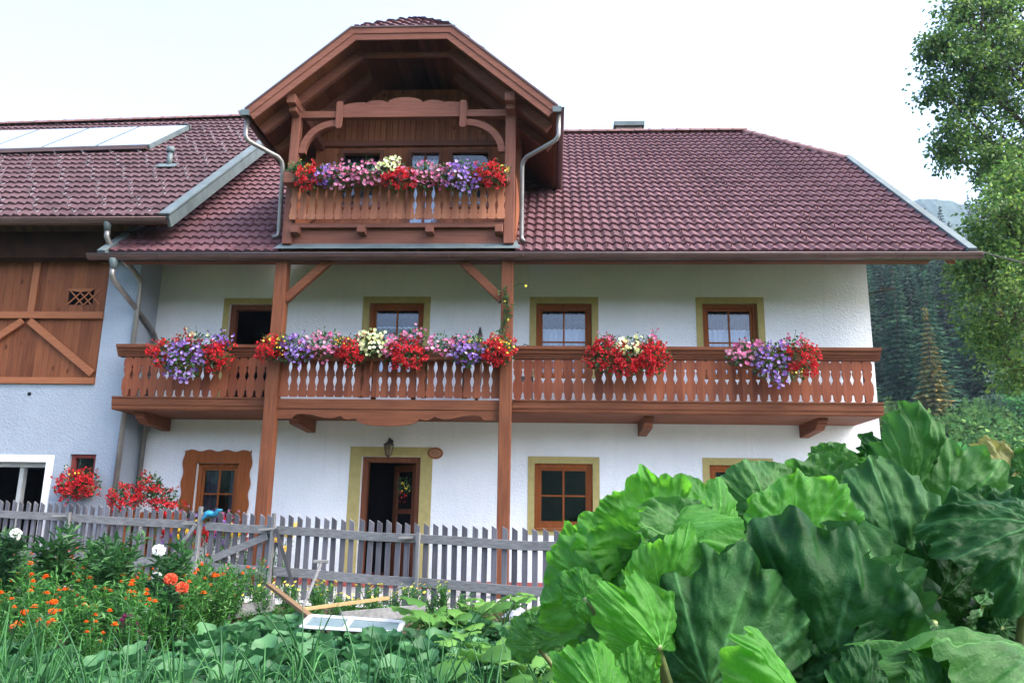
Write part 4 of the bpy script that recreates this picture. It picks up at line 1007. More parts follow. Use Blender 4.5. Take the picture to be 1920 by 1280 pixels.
fb = thing('flower_box', 'flower box of purple petunias between red geraniums on the left end of the long balcony', 'flower box', (-5.75, -1.38, 3.6), 'flower boxes on the balconies')
trough(fb, -6.2, -5.2, -1.39, 3.50, 3.68)
for a in (('red', -6.24, .20, 3.88, 3.42, -1.45, 26), ('purple', -5.84, .36, 3.84, 3.22, -1.52, 84), ('red', -5.34, .24, 3.86, 3.36, -1.47, 34), ('purple', -5.34, .20, 3.98, 3.72, -1.42, 22), ('red', -5.9, .22, 3.97, 3.75, -1.42, 12), ('cream', -5.75, .2, 3.99, 3.88, -1.4, 5)): clump(fb, *a)
fb = thing('flower_box', 'very long flower box of red, purple, pink and cream blooms between the two tall posts', 'flower box', (-2.6, -1.5, 3.6), 'flower boxes on the balconies')
trough(fb, -4.30, -.88, -1.50, 3.55, 3.73)
for a in (('red', -4.42, .20, 3.90, 3.50, -1.64, 36), ('yellow', -4.32, .22, 3.93, 3.6, -1.66, 22), ('purple', -4.02, .24, 3.92, 3.44, -1.62, 52), ('pink', -3.62, .34, 3.97, 3.56, -1.58, 52), ('yellow', -3.30, .2, 3.90, 3.7, -1.6, 20),
          ('red', -3.12, .24, 3.88, 3.42, -1.62, 40), ('cream', -2.82, .26, 3.99, 3.55, -1.63, 60), ('pink', -2.52, .24, 3.93, 3.52, -1.6, 34), ('red', -2.30, .30, 3.88, 3.36, -1.62, 60), ('pink', -2.22, .22, 4.02, 3.82, -1.56, 16),
          ('pink', -1.78, .26, 3.93, 3.58, -1.58, 36), ('purple', -1.35, .26, 3.84, 3.44, -1.62, 46), ('pink', -1.42, .2, 3.94, 3.76, -1.56, 14), ('yellow', -1.2, .2, 3.9, 3.7, -1.58, 8), ('red', -.86, .25, 3.90, 3.44, -1.66, 56), ('yellow', -.82, .22, 3.88, 3.55, -1.68, 14)): clump(fb, *a)
fb = thing('flower_box', 'flower box of red geraniums with cream centre between the two right upper windows', 'flower box', (1.2, -1.38, 3.6), 'flower boxes on the balconies')
trough(fb, .72, 1.66, -1.39, 3.50, 3.68)
for a in (('red', .82, .32, 3.92, 3.36, -1.48, 66), ('cream', 1.17, .22, 3.93, 3.62, -1.50, 36), ('red', 1.50, .32, 3.88, 3.38, -1.48, 66), ('pink', .82, .12, 3.96, 3.82, -1.45, 8), ('pink', 1.5, .1, 3.98, 3.86, -1.45, 6), ('red', 1.16, .2, 3.62, 3.36, -1.46, 24)): clump(fb, *a)
fb = thing('flower_box', 'flower box of pink, purple and red blooms near the right end of the long balcony', 'flower box', (3.35, -1.38, 3.6), 'flower boxes on the balconies')
trough(fb, 2.9, 3.84, -1.39, 3.50, 3.68)
for a in (('pink', 2.86, .20, 3.83, 3.50, -1.47, 36), ('purple', 3.32, .28, 3.86, 3.26, -1.50, 62), ('pink', 3.06, .22, 3.9, 3.62, -1.45, 18), ('red', 3.80, .26, 3.86, 3.36, -1.48, 46), ('pink', 3.66, .18, 3.95, 3.78, -1.45, 8), ('yellow', 3.66, .1, 3.42, 3.3, -1.5, 3)): clump(fb, *a)
fb = thing('flower_box', 'long flower box with many coloured blooms on the dormer balcony rail under the gable', 'flower box', (-2.6, -1.6, 6.6), 'flower boxes on the balconies')
trough(fb, -4.42, -.76, -1.66, 6.44, 6.64, DW['x'])
for a in (('yellow', -4.22, .2, 6.92, 6.66, -1.66, 7, .14, 200), ('red', -4.02, .20, 6.90, 6.40, -1.78, 26), ('yellow', -4.16, .2, 6.95, 6.7, -1.72, 5, .14, 120), ('purple', -3.72, .2, 6.9, 6.44, -1.76, 24), ('pink', -3.45, .3, 6.9, 6.40, -1.78, 46), ('pink', -3.06, .3, 6.93, 6.42, -1.78, 44),
          ('cream', -2.66, .22, 6.97, 6.6, -1.78, 44), ('pink', -2.45, .2, 6.84, 6.5, -1.78, 18), ('red', -2.46, .26, 6.8, 6.36, -1.80, 46), ('pink', -2.06, .28, 6.9, 6.40, -1.78, 44), ('pink', -1.74, .22, 6.86, 6.4, -1.78, 24), ('purple', -1.48, .30, 6.92, 6.32, -1.80, 62), ('red', -1.04, .24, 6.88, 6.46, -1.78, 40), ('yellow', -.86, .16, 6.88, 6.66, -1.7, 12, .14, 60)): clump(fb, a[0], a[1], a[2], a[3] - .15, a[4] - .10, *a[5:])
fb = thing('flower_box', 'round hanging mass of red geraniums under the small barn window', 'flower box', (-7.7, -.85, 1.5))
trough(fb, -7.95, -7.5, -.85, 1.42, 1.58, TERR)
for a in (('red', -7.78, .27, 1.80, 1.34, -.93, 40), ('red', -7.56, .22, 1.80, 1.40, -.93, 30), ('yellow', -7.7, .15, 1.82, 1.7, -.95, 4)): clump(fb, *a)
fb = thing('planter_bench', 'wooden planter stand with arched front and red geraniums beside the barn corner', 'planter', (-6.45, -.8, .1))
m = MB(); m.box(-6.85, -6.05, -1.0, -.6, .95, 1.17); m.build('trough', OW['x'], fb, bevel=.01)
for xc in (-6.66, -6.24):
    n = 16; v = []; f = []
    for i in range(n + 1):
        an = pi * i / n
        for rr in (.20, .14): v += [(xc - cos(an) * rr, -1.02, .95 + sin(an) * rr), (xc - cos(an) * rr, -.99, .95 + sin(an) * rr)]
    for i in range(n): q = i * 4; f += [(q, q + 4, q + 6, q + 2), (q + 1, q + 3, q + 7, q + 5), (q, q + 1, q + 5, q + 4), (q + 2, q + 6, q + 7, q + 3)]
    MB().add(v, f).build('arch', OW['x'], fb)
for x in (-6.82, -6.45, -6.08): MB().box(x - .03, x + .03, -1.0, -.62, .1, .949).build('leg', OW['z'], fb)
for a in (('red', -6.78, .27, 1.62, 1.14, -1.05, 34), ('red', -6.38, .26, 1.60, 1.3, -1.0, 16, .16, 220), ('red', -6.12, .20, 1.55, 1.12, -1.05, 24), ('red', -6.5, .2, 1.78, 1.5, -.95, 8, .16, 160)): clump(fb, *a)
fb = thing('flower_box', 'low box of pink and pale purple flowers under the carved ground floor window', 'flower box', (-5.8, -.3, .9))
trough(fb, -6.3, -5.3, -.22, .82, .98)
for a in (('pink', -6.15, .25, 1.20, .9, -.3, 26), ('purple', -5.8, .28, 1.22, .9, -.32, 28), ('pink', -5.45, .22, 1.2, .88, -.3, 22)): clump(fb, *a)
# climbing vine on the right post
m = MB(); fl = MB()
for i in range(130):
    z = R(3.8, 4.75); p = Vector((-.76 + .05 * sin(z * 9) + R(-.07, .05), -1.53 + R(-.03, .02), z)); leafquad(m, p, rnd_unit() + Vector((0, -.3, -.4)), Vector((0, -1, .2)) + rnd_unit() * .4, R(.04, .065), R(.03, .045))
m.tube([(-.76 + .05 * sin(z * 9), -1.52, z) for z in [3.75 + .08 * i for i in range(13)]], .006, 4)
m.tube([(-.70, -1.52, 4.72), (-.55, -1.52, 4.80), (-.40, -1.5, 4.78)], .004, 4)
for z, x in ((4.5, -.78), (4.2, -.72), (4.75, -.45)): blossom(fl, Vector((x, -1.57, z)), 's', .05)
vn = m.build('climbing_vine', G_GER); fl.build('blossoms', F_YEL, vn); tag(vn, 'thin green vine climbing the right tall post above the flowers', 'vine')

# ------------------------------------------------------------------ HILL AND FOREST
def hill_z(x, y):
    d = y + 13.7
    pr = [(0, -.1), (38, -.1), (58, 3.2), (80, 11), (110, 24), (160, 46), (205, 60), (260, 52), (400, 40)]
    z = 0
    for (a, za), (b, zb) in zip(pr, pr[1:]):
        if a <= d <= b: z = za + (zb - za) * (d - a) / (b - a)
    if d > 60: z += 3.5 * noise.noise(Vector((x * .02, y * .02, 3))) * min(1, (d - 60) / 60)
    return z - .03
g = MB(); g.grid(lambda u, v: ((-120 + 420 * u), 24 + 330 * v, hill_z(-120 + 420 * u, 24 + 330 * v)), 70, 60)
tag(g.build('hillside', FOREST, smooth=True), 'steep dark forest floor behind the farmhouse', kind='structure')
g = MB()
def mt(u, v):
    x = -500 + 1900 * u; y = 500 + 900 * v
    z = 20 + 372 * min(1, v * 2.2) + 22 * noise.noise(Vector((x * .006, y * .006, 0))) + 9 * noise.noise(Vector((x * .03, y * .03, 1))) - .028 * x
    z += 5 * noise.noise(Vector((x * .12, y * .12, 5)))
    return (x, y, z)
g.grid(mt, 400, 60); tag(g.build('mountain', FARH), 'distant hazy blue wooded mountain ridge', kind='structure')
def spruce(H, Rr, mat, seed, lev=34):
    random.seed(seed); f = MB(); t = MB()
    t.tube([(0, 0, 0), (0, 0, H * .5), (0, 0, H)], [H * .010, H * .005, .02], 5)
    for l in range(lev):
        z = H * (.07 + .92 * l / lev); r = Rr * (1 - l / lev) ** .85 * R(.8, 1.1) + .12; n = max(5, int(12 * (1 - l / lev) + 4))
        for k in range(n):
            an = 2 * pi * (k + R(-.3, .3)) / n; rr = r * R(.75, 1.15); d = Vector((cos(an), sin(an), 0)); s = Vector((-sin(an), cos(an), 0))
            for q in range(6):
                a = q / 6; p = d * rr * (.15 + .8 * a) + Vector((0, 0, z - .28 * rr * a + .06 * rr * a * a))
                L = rr * R(.22, .34) + .14; dd = (d + s * R(-.9, .9) + Vector((0, 0, R(-.6, -.05)))).normalized()
                leafquad(f, p, dd, Vector((R(-.3, .3), R(-.3, .3), 1)), L, L * R(.4, .7), -.1); leafquad(f, p, (dd + Vector((0, 0, -.9))).normalized(), d, L * .7, L * .45, -.1)
    for _ in range(20): leafquad(f, Vector((0, 0, H * R(.93, .99))), Vector((R(-1, 1), R(-1, 1), R(.2, 1.5))), rnd_unit(), .45, .15)
    o = f.build('spruce', mat, local=True); t.build('trunk', BARK, o, local=True); return o
def broad(H, Rr, mat, seed, nleaf=1300, ls=.34, trunk=True):
    """a bushy tree: leaf clumps round several centres"""
    random.seed(seed); f = MB(); t = MB()
    t.tube([(0, 0, 0), (R(-.1, .1), 0, H * .35), (R(-.3, .3), R(-.3, .3), H * .7)], [H * .02, H * .015, .03], 6)
    cs = [(Vector((R(-.62, .62) * Rr, R(-.62, .62) * Rr, H * R(.3, .85))), Rr * R(.28, .5)) for _ in range(13)]
    for c, r in cs[:7]: t.tube([(0, 0, H * .3), c * .6 + Vector((0, 0, H * .12)), c], [H * .008, H * .006, .02], 4, False)
    for i in range(nleaf):
        c, r = random.choice(cs); q = rnd_unit() * (random.random() ** .33)
        p = c + Vector((q.x * r, q.y * r, q.z * r * .85)); 
        leafquad(f, p, q + rnd_unit() * 1.1, Vector((0, 0, 1)) + rnd_unit() * .8, ls * R(.7, 1.3), ls * R(.5, .9), .1)
    return f, t
def broad_obj(name, H, Rr, mat, seed, **k):
    f, t = broad(H, Rr, mat, seed, **k); o = f.build(name, mat, local=True); t.build('trunk', BARK, o, local=True); return o
sp = [spruce(17, 3.0, G_SPR, 1), spruce(19, 2.7, G_SPR, 2), spruce(15, 3.3, G_SPR, 3), spruce(18, 2.5, G_SPR, 4)]
spy = spruce(16, 2.2, G_SPR2, 5)
random.seed(21); used = {}
def place(proto, x, y, sc, label, cat, group, z=None):
    key = proto.name
    first = key not in used; used[key] = 1
    zz = hill_z(x, y) - .2 if z is None else z
    if first: o = proto; o.location = (x, y, zz); o.rotation_euler = (0, 0, R(0, 6.28)); o.scale = (sc, sc, sc * R(.92, 1.1))
    else: o = dup(proto, (x, y, zz), R(0, 6.28), (sc, sc, sc * R(.9, 1.12)))
    o['label'] = label; o['category'] = cat; o['group'] = group; return o
GS = 'spruces on the slope behind the house'
for row, (d, n) in enumerate(((76, 9), (86, 10), (97, 11), (110, 12), (125, 13), (142, 14), (162, 15), (184, 16), (200, 18))):
    for i in range(n):
        s = .36 + (.80 - .36) * (i + R(.1, .9)) / n; x = s * d; y = d - 13.7 + R(-4, 4)
        place(sp[(i + row) % 4], x, y, R(.85, 1.12), 'dark green spruce standing in the dense forest on the slope', 'tree', GS)
place(spy, .468 * 62, 48.5, .88, 'slim yellowing spruce at the forest edge just right of the house wall', 'tree', 'yellowing spruces at the forest edge')
place(spy, .555 * 84, 71, 1.12, 'tall spruce with orange yellow tip under the end of the gutter', 'tree', 'yellowing spruces at the forest edge')
place(spy, .70 * 74, 60, .8, 'yellowing spruce beside the hanging branches of the near tree', 'tree', 'yellowing spruces at the forest edge')
pale = broad_obj('broadleaf_tree', 10, 2.9, G_BUSH2, 31, nleaf=1500); place(pale, .56 * 66, 52.3, 1, 'pale grey green rounded tree alone before the dark spruces', 'tree', 'trees at the foot of the slope')
bu = [broad_obj('broadleaf_tree', 6.5, 3.2, G_BUSH, 40 + i, nleaf=1900, ls=.36) for i in range(4)]
for row, (d, n) in enumerate(((43, 7), (48, 8), (54, 8), (60, 8), (67, 8))):
    for i in range(n):
        s = .38 + (.78 - .38) * (i + R(.1, .9)) / n; place(bu[(i + row) % 4], s * d, d - 13.7 + R(-2, 2), R(.7, 1.1), 'bushy green broadleaf tree at the foot of the wooded slope', 'tree', 'trees at the foot of the slope')
# ------------------------------------------------------------------ NEAR TREES
TA = [(9.28,3.86,12.00,0.75),(10.10,3.76,12.63,1.00),(9.84,4.08,13.43,0.70),(9.54,4.22,10.46,0.60),(11.04,5.02,11.81,1.20),(10.51,4.82,10.27,0.90),(11.69,4.73,13.25,1.50),(12.04,5.33,10.66,1.50),(11.22,5.06,9.40,0.70),(11.02,4.46,14.28,1.10),(14.24,5.75,13.89,2.20),(14.25,6.49,10.61,2.00),(13.38,5.06,16.75,2.30),(16.06,6.12,12.69,2.50),(8.96,3.76,12.36,0.35),(9.09,4.00,11.32,0.40),(9.35,4.35,9.84,0.35),(9.94,4.36,11.30,0.50),(11.4,4.6,12.2,1.0),(11.2,4.7,8.4,.8),(12.2,5.2,9.0,1.1),(12.4,4.9,11.6,1.3),(12.6,4.8,14.6,1.5),(10.7,4.2,13.6,.7),(10.4,4.3,11.9,.7),(10.24,3.62,8.70,0.70),(11.02,3.65,8.77,1.00),(9.78,3.24,8.03,0.45),(10.01,2.82,7.67,0.80),(10.09,3.96,9.44,0.50),(11.74,3.79,8.31,1.20)]
TB = [(8.5,1.0,6.90,0.70),(8.2,1.1,6.15,0.50),(8.14,1.14,5.53,0.70),(8.93,1.51,6.39,1.00),(8.60,1.32,4.85,0.85),(8.60,1.50,4.07,0.50),(9.81,2.24,5.63,1.20),(9.80,1.82,7.50,1.10),(11.21,3.07,6.81,1.60),(8.10,1.32,4.75,0.35),(7.85,1.1,5.9,0.30),(10.24,2.59,4.18,1.00),(8.82,1.23,7.60,0.50)]
def near_tree(name, label, cs, base_, mat, dens, ls, seed):
    random.seed(seed); t = thing(name, label, 'tree', base_); f = MB(); b = MB(); top = max(c[2] for c in cs); B0 = Vector(base_)
    tr = [B0 + Vector((.15 * sin(i), .1 * cos(i * 2), (top - 1) * i / 6)) for i in range(7)]
    MB().tube(tr, [.34, .30, .27, .22, .17, .1, .04], 10).build('trunk', BARK, t, smooth=True)
    for (x, y, z, r) in cs:
        c = Vector((x, y, z)); k = min(6, max(1, int((z - 1.5) / (top - 1) * 6))); a = tr[k - 1]
        mid = a.lerp(c, .5) + Vector((0, 0, .4)); b.tube([a, mid, c], [.07, .04, .02], 6, False)
        subs = []
        for _ in range(int(14 + r * 26)):
            q = rnd_unit() * (random.random() ** .45); p = c + Vector((q.x * r, q.y * r, q.z * r)) * 1.0; subs.append(p)
            b.tube([c.lerp(p, .1), c.lerp(p, .6) + Vector((0, 0, .06)), p], [.013, .008, .003], 4, False)
        for p in subs:
            sr = R(.16, .36)
            for _ in range(int(dens * R(.6, 1.3))):
                q = rnd_unit() * (random.random() ** .4); 
                leafquad(f, p + Vector((q.x * sr * 1.3, q.y * sr * 1.3, q.z * sr * .7 - .05)), q + Vector((0, 0, -.5)) + rnd_unit() * .8, Vector((0, 0, 1)) + rnd_unit() * .7, ls * R(.7, 1.3), ls * R(.5, .9), .1)
    b.build('branches', BARK, t); f.build('crown', mat, t); return t
near_tree('broadleaf_tree', 'tall broadleaf tree reaching in from the upper right edge against the white sky', TA, (14.5, 5.8, 0), G_TREE, 38, .105, 5)
near_tree('broadleaf_tree', 'yellow green leafy tree hanging at the right edge below the tall tree', TB, (11.0, 3.2, 0), G_TREE2, 44, .085, 6)

# ------------------------------------------------------------------ GARDEN
def leaf_patch(mb, p, d, nrm, L, W, ruf=.0, nu=6, nv=7, cup=.2, droop=.5, seed=0):
    """rounded, cupped, slightly ruffled leaf surface"""
    d = d.normalized(); s = d.cross(nrm).normalized(); u = s.cross(d)
    def fn(a, b):
        a = a * 2 - 1; w = W / 2 * (sin(pi * min(1, b * .93 + .045)) ** .55) ; x = a * w
        z = cup * x * x / W * 2 - droop * b * b * L * .5 + ruf * sin(b * 17 + a * 2.5 + seed) * a * a
        return p + d * (b * L) + s * x + u * z
    mb.grid(fn, nu, nv)
def garden(proto, pts, label, cat, group, scr=(.8, 1.2)):
    out = []
    for i, (x, y) in enumerate(pts):
        sc = R(*scr); z = gz(x, y) + .02; loc = (x, y, z)
        if i == 0: proto.location = loc; proto.scale = (sc,) * 3; o = proto
        else: o = dup(proto, loc, R(0, 6.28), sc)
        o['label'] = label; o['category'] = cat; o['group'] = group; out.append(o)
    return out
def scatter(x0, x1, y0, y1, n, mind, f=None):
    out = []; tries = 0
    while len(out) < n and tries < 6000:
        tries += 1; x, y = R(x0, x1), R(y0, y1)
        if f and not f(x, y): continue
        if all((x - a) ** 2 + (y - b) ** 2 > mind ** 2 for a, b in out): out.append((x, y))
    return out
# marigolds
def herb(name, H, W, leafm, fl=None, nfl=0, bk='m', seed=0, n=380, ll=(.05, .10), lw=(.016, .03), stems=9, bare=.1):
    random.seed(seed); f = MB(); b = MB(); st = []
    for k in range(stems):
        an = R(0, 6.28); r = W * R(.1, 1); top = Vector((cos(an) * r, sin(an) * r, H * R(.7, 1.0))); st.append(top)
        f.tube([(0, 0, 0), (top.x * .5, top.y * .5, top.z * .55), top], [.008, .006, .004], 4, False)
    for _ in range(n):
        t = random.choice(st); a = R(bare, 1.0); p = Vector((t.x * a, t.y * a, t.z * a)) + Vector((R(-1, 1), R(-1, 1), R(-.6, .4))) * W * .22
        q = rnd_unit(); leafquad(f, p, Vector((q.x, q.y, q.z * .4 + .35)), Vector((0, 0, 1)) + rnd_unit() * .5, R(*ll), R(*lw), .1)
    for k in range(nfl):
        t = st[k % stems] if k < stems else random.choice(st); p = Vector((t.x + R(-.04, .04), t.y + R(-.04, .04), t.z * R(.85, 1.04) + .04))
        f.tube([p - Vector((0, 0, .12)), p], .003, 3, False)
        if bk == 'm':
            sz = R(.028, .042)
            for ring in range(3):
                m_ = 9 - ring * 2
                for j in range(m_):
                    an = 2 * pi * j / m_ + ring; d = Vector((cos(an), sin(an), .25 + ring * .5)); leafquad(b, p + Vector((0, 0, ring * .006)), d, Vector((0, 0, 1)), sz * (1 - ring * .2), sz * .6, .15)
        elif bk == 'd':
            sz = R(.055, .075) * (.55 if name == 'big_marigold' else 1)
            for j in range(130):
                q = rnd_unit(); q.z = q.z * (.5 if name == 'big_marigold' else .85) + .1; leafquad(b, p + q * sz * .55, q * .8 + rnd_unit() * .55, rnd_unit(), sz * .42, sz * .34, .2)
        else: blossom(b, p, 's', R(.03, .045), Vector((R(-.5, .5), -.6, .8)).normalized())
    o = f.build(name, leafm, local=True)
    if nfl: b.build('blossoms', fl, o, local=True)
    return o
random.seed(99)
mg = [herb('marigold_plant', .62, .24, G_HERB, F_ORG, 3, 'm', 100 + i) for i in range(4)]
random.seed(100)
pts = scatter(-7.4, -2.9, -7.6, -3.9, 84, .27, lambda x, y: x < -3.2 - .10 * (y + 7.6) and x > -1.0 * (y + 13.7) * .70 - .3)
for i in range(4): garden(mg[i], pts[i::4], 'bushy marigold plant with small orange blooms in the left flower bed', 'plant', 'marigolds in the left flower bed', (.7, 1.15))
th_ = herb('tall_herb', 1.0, .26, G_TALL, None, 0, seed=120, n=420, ll=(.10, .2), lw=(.04, .07), bare=.2)
random.seed(121)
garden(th_, [(-5.05, -4.6), (-4.7, -4.9), (-5.4, -4.9), (-6.2, -4.8), (-4.5, -5.6), (-3.9, -5.3)], 'tall leafy green plant without flowers rising from the marigold bed', 'plant', 'tall leafy plants in the flower bed', (.85, 1.02))
wd = herb('white_dahlia', .86, .14, G_DARK, F_WHITE, 2, 'd', 131, 260, (.08, .14), (.04, .06), 4); wd.location = (-3.75, -6.0, gz(-3.75, -6) - .0); tag(wd, 'dahlia with two big white ball blooms right in the marigold bed', 'plant')
w2 = herb('white_dahlia', .95, .16, G_DARK, F_WHITE, 2, 'd', 132, 260, (.08, .14), (.04, .06), 4); w2.location = (-5.9, -5.0, .02); tag(w2, 'dahlia with white blooms at the far left edge before the fence', 'plant')
od = herb('orange_dahlia', .72, .13, G_DARK, F_SALMON, 3, 'd', 133, 260, (.07, .12), (.035, .055), 4); od.location = (-3.25, -6.6, gz(-3.25, -6.6)); tag(od, 'salmon orange dahlia low at the right end of the marigold bed', 'plant')
om = herb('magenta_dahlia', .42, .12, G_DARK, F_MAG, 4, 'd', 134, 160, (.06, .1), (.03, .045), 4); om.location = (-3.45, -7.0, gz(-3.45, -7)); tag(om, 'low plant with dark magenta blooms beside the orange dahlias', 'plant')
ob = herb('big_marigold', .55, .3, G_HERB, F_ORG, 9, 'd', 135, 320, (.06, .1), (.02, .035), 9); ob.location = (-4.0, -7.3, gz(-4, -7.3)); tag(ob, 'large flowered orange marigold in front of the bed near the basket', 'plant')
ob = herb('big_marigold', .55, .3, G_HERB, F_ORG, 7, 'd', 136, 320, (.06, .1), (.02, .035), 9); ob.location = (-5.0, -7.4, gz(-5, -7.4)); tag(ob, 'large flowered orange marigold in front of the bed at the left', 'plant')
# flowers behind the fence
zn = [herb('zinnia_plant', .9, .16, G_HERB, m_, 7, 'd', 140 + i, 170, (.05, .09), (.02, .035), 7) for i, m_ in enumerate((F_RED, F_RED, F_PURP, F_YEL))]
for o in zn:
    for c in o.children: c.scale = (.999,) * 3
random.seed(150)
zp = [(-6.3 + .21 * i, -1.45 - .235 * .21 * i + R(.05, .25) + .25) for i in range(12)]
nmz = ['red zinnia with many heads seen through the fence pickets', 'red flowering plant pressed against the back of the fence', 'purple flowering plant standing behind the fence pickets', 'yellow flowering plant standing behind the fence pickets']
for i in range(4):
    for o in garden(zn[i], zp[i::4], nmz[i], 'plant', 'flowers behind the fence', (.8, 1.05)): o.location.z = .12
# low yellow flowering herbs by the right fence
yh = herb('yellow_herb', .34, .2, G_HERB, F_YEL, 10, 's', 160, 300, (.04, .07), (.012, .022), 10)
random.seed(161); garden(yh, [(-3.1 + .3 * i, -3.75 + R(-.5, .1)) for i in range(7)] + [(-3.6, -4.4), (-3.3, -4.3), (-2.2, -4.6), (-1.9, -4.7)], 'low feathery herb with tiny yellow flowers at the foot of the fence', 'plant', 'yellow flowering herbs by the fence', (.8, 1.2))
th2 = herb('leafy_herb', .45, .2, G_HERB, None, 0, seed=162, n=260, ll=(.05, .1), lw=(.02, .04))
random.seed(163); garden(th2, scatter(-4.4, 1.0, -5.2, -3.85, 34, .3), 'low leafy green herb growing between fence and vegetable beds', 'plant', 'low herbs before the fence', (.35, .7))
th3 = herb('orange_zinnia', .75, .13, G_HERB, F_SALMON, 5, 's', 164, 160, (.04, .08), (.015, .03), 6)
random.seed(165); garden(th3, [(-3.75, -4.3), (-3.45, -4.1), (-4.1, -4.2)], 'slim plant with small salmon flowers before the gate', 'plant', 'salmon flowers before the gate', (.75, .9))
# cabbages
def cabbage(seed, n=14, Rr=.28, mat=None):
    random.seed(seed); m = MB()
    for k in range(n):
        an = k * 2.4 + R(-.2, .2); tilt = .25 + 1.05 * k / n; L = Rr * R(.9, 1.2) * (1.05 - .35 * k / n)
        d = Vector((cos(an) * cos(tilt), sin(an) * cos(tilt), sin(tilt)))
        leaf_patch(m, Vector((cos(an) * .03, sin(an) * .03, .05 + .02 * k / n * 3)), d, Vector((-cos(an) * .3, -sin(an) * .3, 1)), L, L * R(.75, .95), .022, 7, 8, .5, .25, k)
    return m.build('cabbage', mat or G_CAB, local=True, smooth=True)
cb = [cabbage(170 + i) for i in range(4)]
random.seed(175)
def okc(x, y):
    return abs(x + .2) < (y + 13.7) * .66 and not (-2.4 < x < -1.0 and -6.12 < y < -5.3) and not (x < -3.0 and y > -7.3)
pts = scatter(-6.0, 1.4, -9.9, -5.6, 165, .28, okc)
for i in range(4): garden(cb[i], pts[i::4], 'blue green cabbage plant with broad open leaves in the vegetable bed', 'cabbage', 'cabbages in the vegetable bed', (.85, 1.2))
# onions
def onion(seed, n=9, H=.72):
    random.seed(seed); m = MB()
    for k in range(n):
        an = R(0, 6.28); lean = R(.05, .45); h = H * R(.7, 1.15); d = Vector((cos(an), sin(an), 0)); pt = []; bend = R(0, 1) < .35
        for i in range(7):
            t = i / 6; pt.append(d * (.02 + lean * h * t * t) + Vector((0, 0, h * (t - (.45 * t ** 3 if bend else .08 * t * t)))))
        m.tube(pt, [.006, .0075, .0075, .007, .006, .0045, .001], 5, False)
    return m.build('onion_plant', G_ONION, local=True, smooth=True)
on = [onion(180 + i) for i in range(4)]
random.seed(185)
pts = scatter(-4.3, .25, -10.0, -7.8, 92, .15, lambda x, y: abs(x + .5) < (y + 13.7) * .60)
for i in range(4): garden(on[i], pts[i::4], 'clump of thin arching green onion leaves in the foreground bed', 'onion', 'onions in the foreground bed', (.75, 1.1))
# squash and bean plants
def squash(seed, n=9):
    random.seed(seed); m = MB()
    for k in range(n):
        an = k * 2.4; h = R(.18, .42); r = R(.05, .26); b = Vector((cos(an) * r, sin(an) * r, h)); m.tube([(0, 0, 0), (b.x * .4, b.y * .4, h * .7), b], .006, 5, False)
        d = Vector((cos(an), sin(an), R(-.1, .6)))
        L = R(.16, .24); leaf_patch(m, b, d, Vector((-cos(an) * .3, -.5, 1)), L, L * R(.8, 1), .012, 8, 8, -.3, .5, k)
    return m.build('squash_plant', G_BEAN, local=True, smooth=True)
sq = [squash(190 + i) for i in range(3)]
random.seed(195)
pts = scatter(-1.6, 1.3, -9.9, -5.2, 44, .33, lambda x, y: x > -1.3 + (y + 5.2) * -.25 or (y > -6.2 and x > -1.2))
for i in range(3): garden(sq[i], pts[i::3], 'bright green squash plant with broad heart shaped leaves beside the rhubarb', 'plant', 'squash plants beside the rhubarb', (.8, 1.15))
random.seed(197)
# weeds as ground cover
m = MB()
for _ in range(9000):
    y = R(-10.3, -3.5); x = R(-1, 1) * (y + 14.5) * .72; 
    q = rnd_unit(); leafquad(m, Vector((x, y, gz(x, y) + R(.02, .14))), Vector((q.x, q.y, R(.1, .9))), Vector((0, 0, 1)) + rnd_unit() * .5, R(.04, .09), R(.02, .04), .1)
tag(m.build('ground_cover', G_HERB), 'low mixed weeds covering the soil between the plants', 'weeds', kind='stuff')
# tools, boards, frame
def board(name, a, b, w_, h_, mat, label, cat): return tag(MB().bar(a, b, w_, h_).build(name, mat, bevel=.003), label, cat)
PALEW = m_wood('pale_new_wood', (.36, .25, .12), (.25, .16, .07), 'x', .6)
OLDW = m_wood('old_brown_plank', (.19, .125, .07), (.11, .07, .04), 'x', .7)
board('wooden_stake', (-2.51, -5.6, .24), (-1.80, -4.6, .28), .035, .035, PALEW, 'long pale new wooden stake lying across the bed', 'stake')
board('plank', (-3.0, -5.0, .42), (-2.19, -6.0, .19), .09, .03, OLDW, 'brown wooden plank leaning down onto the cold frame', 'plank')
hoe = thing('hoe', 'wooden garden tool with a short cross head leaning upright before the fence', 'garden tool', (-2.57, -5.35, .1))
MB().tube([(-2.57, -5.35, .1), (-2.46, -5.0, .665)], .017, 8).build('handle', FW['x'], hoe); MB().bar((-2.545, -5.01, .672), (-2.385, -4.99, .672), .045, .035).build('head', FW['x'], hoe, bevel=.006)
board('border_board', (-3.7, -4.7, .06), (-3.2, -4.2, .14), .04, .13, FW['x'], 'grey weathered board edging the bed near the gate', 'board')
board('border_board', (-2.15, -5.3, .14), (-1.4, -4.6, .16), .04, .12, FW['x'], 'grey weathered board edging the bed behind the cold frame', 'board')
board('border_board', (-1.1, -3.55, .06), (.35, -3.9, .04), .05, .11, OLDW, 'long brown board lying at the foot of the right fence', 'board')
cf = thing('cold_frame', 'white framed glass cold frame leaning on the bed in front of the fence', 'cold frame', (-1.8, -6.1, 0))
A_, B_, C_, D_ = Vector((-2.24, -6.0, .235)), Vector((-1.38, -6.0, .20)), Vector((-1.38, -6.2, .13)), Vector((-2.28, -6.2, .16))
m = MB()
for p, q in ((A_, B_), (B_, C_), (C_, D_), (D_, A_), ((A_ * .55 + B_ * .45), (D_ * .55 + C_ * .45))): m.bar(p, q, .03, .045, side=(0, .4, 1))
